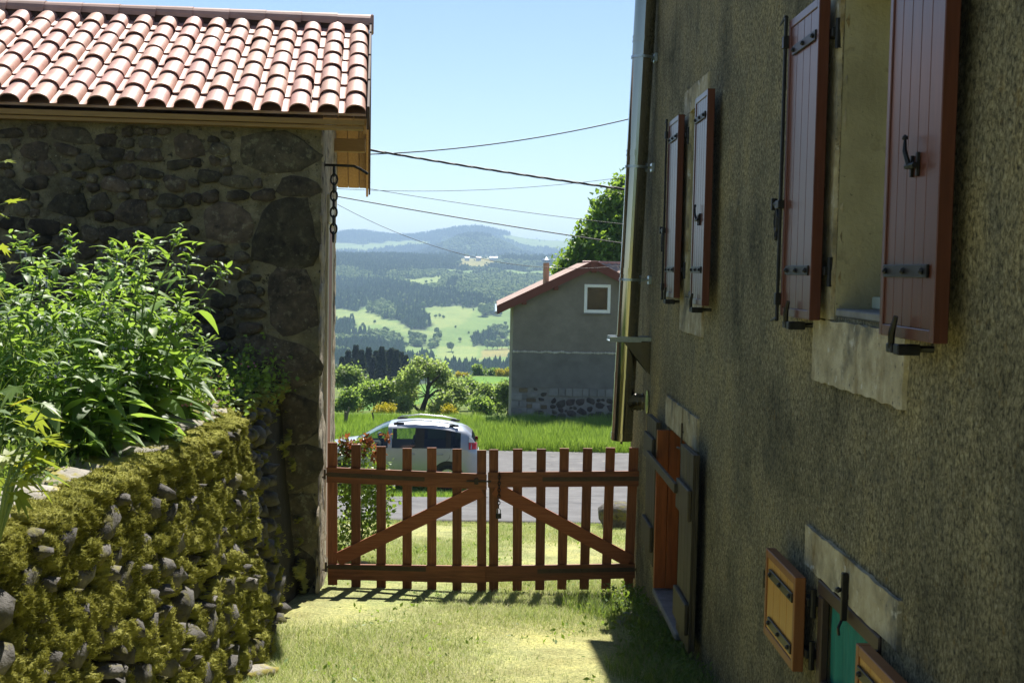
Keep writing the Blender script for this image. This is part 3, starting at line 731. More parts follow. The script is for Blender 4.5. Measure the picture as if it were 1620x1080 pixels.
for z in (5.30, 4.27, 3.20):
    g = MB().tube([fpt(z-.012), fpt(z+.012)], .110, 32); g.tube([(fx+.10, fy-.03, z), (WX+.01, fy-.03, z)], .012, 8); g.tube([(fx+.10, fy+.04, z), (WX+.01, fy+.04, z)], .012, 8); g.box((WX-.03, fy-.06, z-.04), (WX+.0, fy+.07, z+.04), .004); g.box((fx+.12, fy-.05, z-.015), (fx+.16, fy+.06, z+.015), .003)
    g.build('wall_clamp', M['galv'], flue)
# ------------------------------------------------------------------ the stone barn on the left
BA = .096
BM = Matrix.Translation((-1.68, 12.15, 0)) @ Matrix.Rotation(BA, 4, 'Z')        # local: x right along the front, y back, z up
barn = empty('stone_barn', (-1.68, 12.15, 0.0), 'old stone barn with pink clay tile roof on the left', 'barn')
BL, BD = -6.2, 4.75                                    # left end and depth
EZ, RY, RZ, BZ = 4.70, 2.35, 5.98, 4.45                # eave height, ridge line, ridge height, back eave height
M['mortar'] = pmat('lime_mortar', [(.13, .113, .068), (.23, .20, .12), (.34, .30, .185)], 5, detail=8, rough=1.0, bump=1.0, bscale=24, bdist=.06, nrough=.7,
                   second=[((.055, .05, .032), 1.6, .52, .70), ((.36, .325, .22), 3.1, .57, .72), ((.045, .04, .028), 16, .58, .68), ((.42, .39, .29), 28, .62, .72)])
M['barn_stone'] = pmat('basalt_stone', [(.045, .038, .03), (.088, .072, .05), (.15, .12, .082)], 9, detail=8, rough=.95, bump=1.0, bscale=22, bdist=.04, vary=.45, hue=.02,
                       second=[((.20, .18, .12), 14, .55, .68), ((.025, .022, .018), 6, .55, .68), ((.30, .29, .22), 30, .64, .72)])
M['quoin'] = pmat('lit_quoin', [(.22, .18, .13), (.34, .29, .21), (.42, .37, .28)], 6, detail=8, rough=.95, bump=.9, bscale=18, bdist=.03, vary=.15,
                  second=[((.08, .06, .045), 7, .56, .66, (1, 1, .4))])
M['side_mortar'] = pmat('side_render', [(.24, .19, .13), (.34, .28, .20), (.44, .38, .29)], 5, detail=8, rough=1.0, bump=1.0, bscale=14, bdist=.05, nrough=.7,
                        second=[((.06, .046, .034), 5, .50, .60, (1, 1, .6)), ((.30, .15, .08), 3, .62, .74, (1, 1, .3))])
M['fresh_wood'] = wood('new_pine', [(.30, .15, .05), (.40, .21, .08), (.47, .27, .11)], .12, .6, 'Y', .15)
M['fresh_wood_x'] = wood('new_pine_x', [(.24, .14, .045), (.33, .20, .065)], .12, .6, 'X', .15)
M['white_stone'] = pmat('pale_dressed_stone', [(.45, .42, .36), (.60, .56, .49)], 7, rough=.9, bump=.4, bscale=30, bdist=.01)
def bw(x, y, z): return tuple(BM @ Vector((x, y, z)))
def barn_wall():
    mb = MB()
    xs = list(np.arange(BL, -.01, .05)) + [0.0]; zs = list(np.arange(-1.0, 4.62, .05)) + [4.62]
    def dsp(a, b, s): return .022*mnoise.noise(Vector((a*1.7, b*1.7, s))) + .014*mnoise.noise(Vector((a*6, b*6, s+3))) + .009*mnoise.noise(Vector((a*14, b*14, s+5)))
    mb.grid([[bw(x, dsp(x, z, 0) + (0 if x < -.05 else .004), z) for z in zs] for x in xs])
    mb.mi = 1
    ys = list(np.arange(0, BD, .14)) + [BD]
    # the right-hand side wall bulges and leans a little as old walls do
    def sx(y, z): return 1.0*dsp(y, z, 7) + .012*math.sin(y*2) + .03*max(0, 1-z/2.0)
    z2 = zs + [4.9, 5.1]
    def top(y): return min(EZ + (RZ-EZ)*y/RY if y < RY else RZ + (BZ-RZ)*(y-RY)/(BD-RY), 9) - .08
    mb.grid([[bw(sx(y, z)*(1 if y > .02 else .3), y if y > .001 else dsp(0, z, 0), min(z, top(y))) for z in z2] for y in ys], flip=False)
    mb.mi = 0
    mb.add([bw(BL, BD, -1), bw(0, BD, -1), bw(0, BD, 4.4), bw(BL, BD, 4.4)], [(0, 1, 2, 3)])
    mb.add([bw(BL, 0, -1), bw(BL, BD, -1), bw(BL, BD, 4.4), bw(BL, RY, RZ-.1), bw(BL, 0, 4.6)], [(0, 1, 2, 3, 4)])
    # gable above
    mb.mi = 1
    return mb
barn_wall_o = barn_wall().build('wall', [M['mortar'], M['side_mortar']], barn, smooth=True)

def stone_mesh(seed, n=13, depth=.5):                   # unit stone: irregular outline in xz, domed towards -y
    r = random.Random(seed); vs = []; ang = [2*math.pi*(i+r.uniform(-.25, .25))/n for i in range(n)]
    rad = [r.uniform(.40, .50) for _ in range(n)]; q0 = r.uniform(0, 6); rad = [q*(1+.10*math.sin(2*a+q0)+.08*math.sin(3*a+2*q0)) for q, a in zip(rad, ang)]
    for k, (sc, dy) in enumerate(((1.0, .35), (.92, -.12*depth*2), (.62, -.30*depth*2))):
        for a, q in zip(ang, rad):
            c, s = math.cos(a), math.sin(a); p = 3.2; sq = 1/((abs(c)**p + abs(s)**p)**(1/p))     # between round and square
            vs.append((c*q*sc*sq, dy + r.uniform(-.05, .05), s*q*sc*sq))
    vs.append((r.uniform(-.08, .08), -.34*depth*2, r.uniform(-.08, .08)))
    fs = []
    for k in range(2):
        for i in range(n): fs.append([k*n+i, k*n+(i+1) % n, (k+1)*n+(i+1) % n, (k+1)*n+i])
    for i in range(n): fs.append([2*n+i, 2*n+(i+1) % n, 3*n])
    return vs, fs
def stone_meshes(mat, count, seed, depth=.5, n=13):
    out = []
    for k in range(count):
        vs, fs = stone_mesh(seed+k, n, depth); me = MB().add(vs, fs).mesh('stone', mat, smooth=True); out.append(me)
    return out
SM = stone_meshes(M['barn_stone'], 14, 100)
def scatter_rects(r, x0, x1, z0, z1, tiers, gap, keep=lambda x, z, w, h: True):
    """non-overlapping stones: big ones first, then ever smaller ones between them"""
    got = []
    for (wa, wb, ha, hb, tries) in tiers:
        for _ in range(tries):
            w = r.uniform(wa, wb); h = r.uniform(ha, hb); x = r.uniform(x0+w/2, x1-w/2); z = r.uniform(z0+h/2, z1-h/2)
            if not keep(x, z, w, h): continue
            if all(abs(x-a) > (w+c)/2*.93+gap or abs(z-b) > (h+d)/2*.93+gap for a, b, c, d in got): got.append((x, z, w, h))
    return got
r = random.Random(5)
stones = []
# large dressed blocks up the corner
for (x0, x1, z0, z1) in ((-.62, -.04, 3.28, 3.86), (-.50, -.03, 2.62, 3.22), (-.72, -.03, 2.10, 2.56), (-.45, -.03, 1.60, 2.04), (-.46, -.02, 1.08, 1.54), (-.40, -.02, .58, 1.02), (-.46, -.02, .08, .52), (-.40, -.03, 3.92, 4.12), (-.78, -.06, 4.18, 4.50), (-1.1, -.68, 3.50, 3.84)):
    stones.append(((x0+x1)/2, (z0+z1)/2, (x1-x0)*1.08, (z1-z0)*1.08))
def keep(x, z, w, h): return all(abs(x-a) > (w+c)/2*.92+.02 or abs(z-b) > (h+d)/2*.92+.02 for a, b, c, d in stones)
stones += scatter_rects(r, -3.75, -.04, 2.15, 4.56, ((.28, .42, .16, .23, 40), (.17, .28, .10, .16, 2600), (.09, .16, .065, .105, 6000)), -.004, keep)
for i, (x, z, w, h) in enumerate(stones[:300]):
    tilt = r.uniform(-.22, .22) if w < .4 and i > 9 else r.uniform(-.03, .03)
    mw = BM @ Matrix.Translation((x, -.018 + .012*r.random(), z)) @ Matrix.Rotation(tilt, 4, 'Y') @ Matrix.Diagonal((w*1.16, .085 if i > 9 else .06, h*1.16, 1))
    place('stone', SM[i % len(SM)], barn_wall_o, mw)
# quoins of the sunlit side wall
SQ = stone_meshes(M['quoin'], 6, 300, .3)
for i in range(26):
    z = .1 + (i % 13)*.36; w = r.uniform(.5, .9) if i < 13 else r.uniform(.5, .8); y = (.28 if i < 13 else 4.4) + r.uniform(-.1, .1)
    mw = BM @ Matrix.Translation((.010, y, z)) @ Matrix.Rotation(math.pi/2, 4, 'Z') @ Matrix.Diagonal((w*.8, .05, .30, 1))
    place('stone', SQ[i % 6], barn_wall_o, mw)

# doorway in the side wall: pale lintel and jambs, red-brown door leaf
MB().box((-.10, .95, 3.72), (.055, 2.35, 4.02), .01).build('lintel', M['white_stone'], barn)
for y0, y1 in ((.92, 1.14), (2.16, 2.38)): MB().box((-.10, y0, .0), (.045, y1, 3.715), .008).build('jamb', M['white_stone'], barn)
M['barn_door'] = wood('barn_door_wood', [(.22, .085, .045), (.30, .12, .065)], .1, .6, 'Z', .2)
dr = MB().box((-.06, 1.142, .0), (.02, 2.158, 3.713), .004).build('door', M['barn_door'], barn)
for k in range(5): MB().box((.0205, 1.148+k*.202, .02), (.042, 1.344+k*.202, 3.70), .004).build('plank', M['barn_door'], dr)
for ob in [o for o in bpy.data.objects if o.parent in (barn, dr) and o.name.split('.')[0] in ('lintel', 'jamb', 'door', 'plank')]: ob.data.transform(BM)

# ---- roof
M['tile'] = pmat('pink_clay_tile', [(.36, .19, .145), (.43, .24, .185), (.50, .295, .235)], 5, detail=7, rough=.58, bump=.35, bscale=30, bdist=.005, vary=.09, hue=.010, coord='World', spec=.3,
                 second=[((.34, .18, .13), 9, .60, .74), ((.22, .17, .12), 22, .66, .74)])
M['tile_dark'] = pmat('ridge_tile_clay', [(.30, .19, .155), (.42, .27, .225)], 5, detail=7, rough=.7, bump=.3, bscale=30, bdist=.005, vary=.15)
slope = math.atan2(RZ-EZ, RY+.22); SL = math.hypot(RZ-EZ, RY+.22)
ROWS, GA, PW = 7, SL/7*1.0, .262
def tile_mesh():
    """one interlocking clay tile: flat pan on the left, barrel on the right; x across, y up the slope"""
    prof = [(-.135, .012), (-.128, .004), (-.078, .004), (-.068, .008)]
    for k in range(11):
        a = math.pi*(1 - k/10); prof.append((.032+.096*math.cos(a), .012+.078*math.sin(a)**.9))
    prof.append((.128, .004))
    L = GA + .07; n = len(prof); vs = []
    for yy, sc, lift in ((0, 1.03, .010), (L, .95, -.010)):
        for x, z in prof: vs.append((x*sc if x > -.03 else x, yy, z*sc+lift))
    for x, z in prof: vs.append((x*1.03 if x > -.03 else x, 0, z*1.03-.002))
    for x, z in prof: vs.append((x, .10, z-.008))
    b = len(vs); vs += vs[:n]                           # the front rim has corners of its own, so that it stays crisp
    fs = [[i, i+1, n+i+1, n+i] for i in range(n-1)] + [[2*n+i, 2*n+i+1, b+i+1, b+i] for i in range(n-1)] + [[3*n+i, 3*n+i+1, 2*n+i+1, 2*n+i] for i in range(n-1)]
    return MB().add(vs, fs).mesh('tile', M['tile'], smooth=False)
M['verge'] = pmat('dark_verge_tile', [(.05, .032, .026), (.09, .055, .045)], 8, rough=.8, vary=.2)
TM = tile_mesh()
for p in TM.polygons: p.use_smooth = (p.index < 15)
roof_o = MB()
def roof_pt(x, s, up=0.0):                              # s metres up the front slope
    return Vector((x, -.22 + s*math.cos(slope) - up*math.sin(slope), EZ + s*math.sin(slope) + up*math.cos(slope)))
VR = .44                                                # verge overhang to the right
deck = MB()
for a, b in (((-.17, EZ+.03), (RY, RZ)), ((RY, RZ), (BD+.35, BZ-.06))):
    deck.add([bw(x, y, z+dz) for x in (BL-.2, VR-.02) for (y, z) in (a, b) for dz in (-.035, -.012)],
             [(0, 1, 3, 2), (4, 6, 7, 5), (0, 4, 5, 1), (2, 3, 7, 6), (0, 2, 6, 4), (1, 5, 7, 3)])
roof = deck.build('roof', M['tile_dark'], barn)
RB = BM @ Matrix.Translation((0, -.22, EZ)) @ Matrix.Rotation(slope, 4, 'X')
rt = random.Random(3)
for c in range(19):
    x = VR - .15 - c*PW
    for k in range(ROWS):
        mw = RB @ Matrix.Translation((x + rt.uniform(-.005, .005), k*GA - .03 + rt.uniform(-.008, .008), .012 + rt.uniform(-.004, .005))) @ Matrix.Rotation(rt.uniform(-.02, .02), 4, 'Z') @ Matrix.Rotation(rt.uniform(-.02, .02), 4, 'Y')
        place('tile', TM, roof, mw)
# verge tiles and ridge tiles
def half_pipe(L, r0, r1, a0=0, a1=math.pi, n=10, th=.012):
    vs = []
    for yy, rr in ((0, r0), (L, r1)):
        for t in (0, th):
            for k in range(n+1):
                a = a0+(a1-a0)*k/n; vs.append((yy, (rr-t)*math.cos(a), (rr-t)*math.sin(a)))
    m = n+1; fs = []
    for k in range(n):
        fs += [[k, 2*m+k, 2*m+k+1, k+1], [m+k+1, 3*m+k+1, 3*m+k, m+k], [k+1, m+k+1, m+k, k], [2*m+k, 3*m+k, 3*m+k+1, 2*m+k+1]]
    return vs, fs
vs, fs = half_pipe(.47, .148, .116); RDM = MB().add(vs, fs).mesh('ridge_tile', M['tile_dark'])
for i in range(13):
    mw = BM @ Matrix.Translation((VR+.02 - .40*i, RY+.0, RZ+.015+rt.uniform(-.004, .004))) @ Matrix.Rotation(math.pi, 4, 'Z') @ Matrix.Rotation(-.055, 4, 'Y')
    place('ridge_tile', RDM, roof, mw)
MB().box((BL-.2, RY-.10, RZ-.10), (VR-.03, RY+.10, RZ+.075), .01).build('ridge_mortar', M['verge'], roof).data.transform(BM)  # closes the ridge; its dark colour stands in for shade under the tiles
MB().box((VR-.0, RY-.12, RZ-.05), (VR+.035, RY+.12, RZ+.15), .02).build('ridge_end', M['tile_dark'], roof).data.transform(BM)
vm = MB().box((-.012, 0, -.13), (.012, GA+.03, .10), .004).mesh('verge_tile', M['verge'])
for k in range(ROWS): place('verge_tile', vm, roof, RB @ Matrix.Translation((VR+.0, k*GA-.04, .0-.012*(k % 2))))
sb = math.atan2(BZ-.06-RZ, BD+.35-RY); RBB = BM @ Matrix.Translation((0, RY, RZ)) @ Matrix.Rotation(sb, 4, 'X'); SLB = math.hypot(BZ-.06-RZ, BD+.35-RY)
for k in range(8): place('verge_tile', vm, roof, RBB @ Matrix.Translation((VR, k*SLB/8, -.01)))
# front fascia boards and soffit boards under the verge
fb = MB().box((BL-.1, -.175, EZ-.09), (VR-.03, -.15, EZ-.038), .004).build('fascia', M['fresh_wood_x'], roof); fb.data.transform(BM)
fb = MB().box((BL-.1, -.148, EZ-.13), (VR-.04, -.01, EZ-.093), .004).build('fascia', M['fresh_wood_x'], roof); fb.data.transform(BM)
for k in range(3):                                      # boards run up the slope under the overhang
    for (Mx, L) in ((RB, SL), (RBB, SLB)):
        o = MB().box((.015+k*.145, .02, -.075), (.015+k*.145+.138, L-.02, -.045), .003).build('soffit_board', M['fresh_wood'], roof); o.data.transform(Mx)
for (Mx, L) in ((RB, SL), (RBB, SLB)):
    o = MB().box((VR-.045, 0.02, -.20), (VR-.016, L-.0, -.05), .003).build('barge_board', M['fresh_wood'], roof); o.data.transform(Mx)
for y, z in ((RY, RZ-.30), (.9, EZ+.25), (3.6, BZ+.30)):
    o = MB().box((-.2, y-.07, z-.06), (VR-.05, y+.07, z+.10), .006).build('purlin', M['fresh_wood_x'], roof); o.data.transform(BM)
# iron rod over the doorway and the chain that hangs from it
rd = MB().tube([BM @ Vector(p) for p in ((-.05, .52, 4.28), (.12, .50, 4.28), (.30, .48, 4.275), (.36, .48, 4.25), (.44, .47, 4.20))], .014, 8).build('iron_rod', M['iron'], barn)
# ------------------------------------------------------------------ mossy retaining wall and the terrace behind it
RWY, RWX = (2, 5.2, 9.2, 9.4, 12.5), (-2.19, -2.07, -1.86, -2.03, -1.98)      # plan of the wall top; it steps back before the barn
BTY, BTS = (5, 9.2, 9.4, 12), (.165, .125, .11, .10)                            # lean of its face
def rw_top(y): return float(np.interp(y, RWY, RWX))
def rw_x(y, z): return rw_top(y) + float(np.interp(y, BTY, BTS))*(2.2-z)
RWN = Vector((1, 0, .165)).normalized()
rwall = empty('retaining_wall', (-1.7, 8.0, gz(-1.7, 8.0)), 'mossy dry stone retaining wall below the left terrace', 'stone wall')
M['rw_core'] = pmat('dark_joints', [(.022, .019, .012), (.05, .042, .024)], 7, rough=1, bump=.8, bscale=25, bdist=.03)
M['rw_stone'] = pmat('grey_lichen_stone', [(.045, .041, .036), (.095, .088, .078), (.165, .155, .14)], 8, detail=8, rough=.95, bump=.9, bscale=20, bdist=.02, vary=.3,
                     second=[((.12, .11, .03), 6, .52, .60), ((.03, .026, .02), 10, .58, .68)])
M['cap_stone'] = pmat('pale_capstone', [(.18, .165, .135), (.27, .25, .21), (.35, .33, .28)], 7, detail=8, rough=.95, bump=.8, bscale=18, bdist=.02, vary=.15,
                      second=[((.24, .21, .04), 5, .50, .57)])
def rw_core():
    P = []
    for y in np.arange(2.0, 12.3, .2):
        row = []
        for k in range(13):
            z = -.3 + 2.45*k/12
            row.append((rw_x(y, z) - .085 + .03*mnoise.noise(Vector((y*2, z*3, 1))), y, z))
        row.append((rw_top(y)-.5, y, 2.15)); P.append(row)
    return MB().grid(P)
core = rw_core().build('rubble_core', M['rw_core'], rwall, smooth=True)
def lump_mesh(seed, mat, name='stone'):
    r = random.Random(seed); bm = bmesh.new(); bmesh.ops.create_icosphere(bm, subdivisions=2, radius=.5)
    for v in bm.verts:
        c = v.co.copy(); m_ = max(abs(c.x), abs(c.y), abs(c.z)); v.co = c.lerp(c*(.42/m_), .55)
        v.co *= 1 + .40*mnoise.noise(c*2.3 + Vector((seed*3.1, 0, 0))) + .16*mnoise.noise(c*7 + Vector((seed*1.7, 4, 0)))
    for f_ in bm.faces: f_.smooth = True
    me = bpy.data.meshes.new(name); bm.to_mesh(me); bm.free(); me.materials.append(mat); return me
RS = [lump_mesh(s, M['rw_stone']) for s in range(10)]
r = random.Random(21)
def rw_keep(y, z, w, h): return z-h/2 > gz(-1.6, y)-.12
cells = scatter_rects(r, 4.3, 12.0, -.05, 2.12, ((.22, .34, .13, .20, 160), (.14, .22, .09, .15, 1200), (.08, .14, .06, .10, 1200)), -.004, rw_keep)
cells.sort(key=lambda c: c[0])
for i, (y, z, w, h) in enumerate(cells[:300]):
    mw = Matrix.Translation((rw_x(y, z)-.058+r.uniform(-.025, .05), y, z)) @ Matrix.Rotation(r.uniform(-.3, .3), 4, 'X') @ Matrix.Rotation(r.uniform(-.25, .25), 4, 'Z') @ Matrix.Diagonal((r.uniform(.18, .28), w*1.12, h*1.12, 1))
    place('stone', RS[i % 10], rwall, mw)
CS = [lump_mesh(40+s, M['cap_stone'], 'capstone') for s in range(5)]
y = 4.2; i = 0
while y < 9.9:
    L = r.uniform(.30, .62)
    mw = Matrix.Translation((rw_top(y)-.25+r.uniform(-.04, .02), y+L/2, 2.125+r.uniform(-.02, .02))) @ Matrix.Rotation(r.uniform(-.12, .12), 4, 'Z') @ Matrix.Diagonal((r.uniform(.42, .55), L*1.12, r.uniform(.13, .2), 1))
    place('capstone', CS[i % 5], rwall, mw); y += L; i += 1
# moss cushions: many small lumps with a fuzzy skin
def wob(P, f, s): return (np.sin(P[..., 0]*f+s)*np.sin(P[..., 1]*f*1.13+2*s) + np.sin(P[..., 1]*f*.87+s*3)*np.sin(P[..., 2]*f*1.21+s) + np.sin(P[..., 2]*f*1.07-s)*np.sin(P[..., 0]*f*.93+1))/3
g = np.random.default_rng(5)
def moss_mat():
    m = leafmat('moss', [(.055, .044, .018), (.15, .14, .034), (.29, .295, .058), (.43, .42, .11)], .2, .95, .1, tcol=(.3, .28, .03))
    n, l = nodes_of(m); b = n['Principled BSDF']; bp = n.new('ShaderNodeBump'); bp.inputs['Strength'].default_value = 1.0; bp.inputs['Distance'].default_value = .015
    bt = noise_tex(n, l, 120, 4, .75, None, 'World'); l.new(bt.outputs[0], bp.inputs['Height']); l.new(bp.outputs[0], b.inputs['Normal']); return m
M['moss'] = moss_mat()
def worley(Yg, Zg, cell, seed, zs_=1.0):
    """dome height around jittered seeds, 0 to 1, and the seed's own random number"""
    gi = np.random.default_rng(seed); n_ = 4096; jy = gi.random(n_); jz = gi.random(n_); jr = gi.random(n_)
    cy = np.floor(Yg/cell).astype(int); cz = np.floor(Zg*zs_/cell).astype(int); best = np.full(Yg.shape, 9.0); bid = np.zeros(Yg.shape)
    for dy in (-1, 0, 1):
        for dz in (-1, 0, 1):
            k = ((cy+dy)*73856093 ^ (cz+dz)*19349663) % n_
            d = np.hypot((cy+dy+jy[k])*cell - Yg, (cz+dz+jz[k])*cell - Zg*zs_)/(cell*(.62+.5*jr[k]))
            up = d < best; best = np.where(up, d, best); bid = np.where(up, jr[(k*7+1) % n_], bid)
    return np.sqrt(np.clip(1-best**2, 0, 1)), bid
ny, nz_ = 940, 270
yg = 4.15 + 7.95*np.linspace(0, 1, ny)**1.12; tg = np.linspace(0, 1, nz_)
Yg = np.repeat(yg[:, None], nz_, 1); z0g = ground_z(-1.6+0*yg, yg)[:, None]; Zg = z0g - .05 + (2.24-z0g)*tg[None, :]
Pg = np.stack([0*Yg, Yg, Zg], -1)
warp = .035*wob(Pg, 17, .8); warp2 = .03*wob(Pg, 23, 2.2)
d1, id1 = worley(Yg+warp, Zg+warp2, .135, 3, 1.2); d2, id2 = worley(Yg+warp2, Zg+warp, .058, 9, 1.1); d3, id3 = worley(Yg, Zg, .026, 14)
hgt = (.088*d1*(.35+.65*id1) + .050*d2*(.45+.55*id2) + .016*d3)*np.where(Yg > 9.25, .6, 1.0) + .010*wob(Pg, 60, 1.0) + .006*wob(Pg, 150, .3) + .004*np.random.default_rng(2).normal(0, 1, Yg.shape)
msk = wob(Pg, 4.2, .7) + .7*wob(Pg, 10, 2.1) + .45*wob(Pg, 23, .4) + 1.7*(d1-.55) + .6*(d2-.5) + .5*(id1-.5)
lim = .06 + .8*(Yg > 9.22) + .17*np.clip(Yg-8.6, 0, 3) + .20*(Zg < z0g+.45) - .3*(Zg > 1.85)
rwx = np.interp(yg, RWY, RWX)[:, None] + np.interp(yg, BTY, BTS)[:, None]*(2.2-Zg)
cap_ = np.clip((Zg-2.10)/.12, 0, 1)                     # the skin rolls over the wall top
edge_ = np.clip((msk-lim)/.30, 0, 1)
Xg = rwx - .06 + (hgt + .012)*edge_**.5 - .20*cap_**1.6
Zd = np.where(cap_ > 0, 2.10 + .055*np.sin(cap_*1.57) + .4*hgt*cap_, Zg) + .10*hgt*(1-cap_)*edge_
vid = np.arange(ny*nz_).reshape(ny, nz_); ok = (edge_[:-1, :-1] > 0) & (edge_[1:, 1:] > 0) & (edge_[1:, :-1] > 0) & (edge_[:-1, 1:] > 0)
F4m = np.stack([vid[:-1, :-1], vid[1:, :-1], vid[1:, 1:], vid[:-1, 1:]], -1)[ok]
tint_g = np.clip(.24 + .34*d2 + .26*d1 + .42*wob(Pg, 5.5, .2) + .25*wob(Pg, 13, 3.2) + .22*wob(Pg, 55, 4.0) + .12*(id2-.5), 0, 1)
SKV = np.stack([Xg, Yg, Zd], -1).reshape(-1, 3)
used = np.unique(F4m); remap = np.full(ny*nz_, -1); remap[used] = np.arange(len(used))
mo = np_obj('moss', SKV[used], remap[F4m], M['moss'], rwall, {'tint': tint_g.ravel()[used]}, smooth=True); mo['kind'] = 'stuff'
def spikes(P, N, L, w, seed):                           # little pointed leaves standing out of a surface
    g = np.random.default_rng(seed); n = len(P)
    d = N + g.normal(0, .6, (n, 3)); d /= np.linalg.norm(d, axis=1)[:, None]
    t = np.cross(d, g.normal(0, 1, (n, 3))); t /= np.linalg.norm(t, axis=1)[:, None]
    L = L*g.uniform(.6, 1.4, n)[:, None]
    V = np.stack([P - t*w, P + t*w, P + d*L], 1)
    return V.reshape(-1, 3), np.arange(3*n).reshape(n, 3)
nf = 240000; sel = used[g.integers(0, len(used), nf)]; fy = SKV[sel, 1]; kp = g.random(nf) < np.clip(1.9-.16*fy, .25, 1); sel = sel[kp]
SV, SF = spikes(SKV[sel] + g.normal(0, .004, (len(sel), 3)), np.tile(np.array([.8, 0, .55]), (len(sel), 1)), .015, .0035, 3)
fz = np_obj('moss_fuzz', SV, SF, M['moss'], rwall, {'tint': np.repeat(np.clip(tint_g.ravel()[sel]+g.normal(.12, .15, len(sel)), 0, 1), 3)}); fz['kind'] = 'stuff'

# terrace soil
P = []
def terrace_z(x, y): return 2.13 + .10*max(0, -x-2.2) + .05*mnoise.noise(Vector((x*1.5, y*1.5, 0)))
for y in np.arange(1.5, 12.6, .35): P.append([(rw_top(y)-.26-k*.35, min(y, 12.4), terrace_z(rw_top(y)-.26-k*.35, y)-(.12 if k == 0 else 0)) for k in range(20)])
tag(MB().grid(P).build('terrace', M['soil'], smooth=True), kind='structure')

# ------------------------------------------------------------------ leaves
def leaf_template(seg=6, width=.17, droop=.35, fold=.25, power=.8, wave=0.0):
    vs = []; fs = []
    for i in range(seg+1):
        t = i/seg; w = width*(math.sin(math.pi*min(1, (t*.97+.03))**power))**.85 if 0 < i < seg else (.012 if i == 0 else .0)
        z = -droop*t*t + .12*t; wv = wave*math.sin(t*9)
        vs += [(-w, t, z+fold*w+wv), (0, t, z), (w, t, z+fold*w-wv)]
    for i in range(seg):
        a = 3*i; fs += [[a, a+1, a+4, a+3], [a+1, a+2, a+5, a+4]]
    return np.array(vs), np.array(fs)
def leaf_objs_mesh(tpl, mat, tint, name='leaf'):
    v, f = tpl; return np_mesh(name, v, f, mat, {'tint': np.full(len(v), tint)}, smooth=True)
def join_leaves(tpl, mats_, tints):                     # mats_: (n,4,4)
    v, f = tpl; n = len(mats_); vh = np.concatenate([v, np.ones((len(v), 1))], 1)
    W = np.einsum('nij,vj->nvi', mats_, vh)[..., :3]
    F = f[None] + (np.arange(n)*len(v))[:, None, None]
    return W.reshape(-1, 3), F.reshape(-1, f.shape[1]), np.repeat(tints, len(v))
def leaf_matrix(p, az, pitch, size, roll=0.0, wid=1.0):
    return Matrix.Translation(p) @ Matrix.Rotation(az, 4, 'Z') @ Matrix.Rotation(pitch, 4, 'X') @ Matrix.Rotation(roll, 4, 'Y') @ Matrix.Diagonal((size*wid, size, size, 1))
M['comfrey'] = leafmat('comfrey_leaf', [(.07, .15, .04), (.125, .23, .055), (.19, .31, .075), (.26, .38, .11)], .55, .46, .28)
M['comfrey_stem'] = pmat('green_stem', [(.10, .16, .05), (.15, .22, .07)], 10, rough=.7)
M['flower_blue'] = pmat('faded_blue_flower', [(.20, .20, .34), (.33, .32, .46)], 60, rough=.7)
CT = [leaf_template(6, .175, d, .22, .8, w) for d, w in ((.25, .012), (.5, .015), (.8, .01))]
CLM = [[leaf_objs_mesh(t, M['comfrey'], ti) for ti in (.15, .4, .6, .85)] for t in CT]
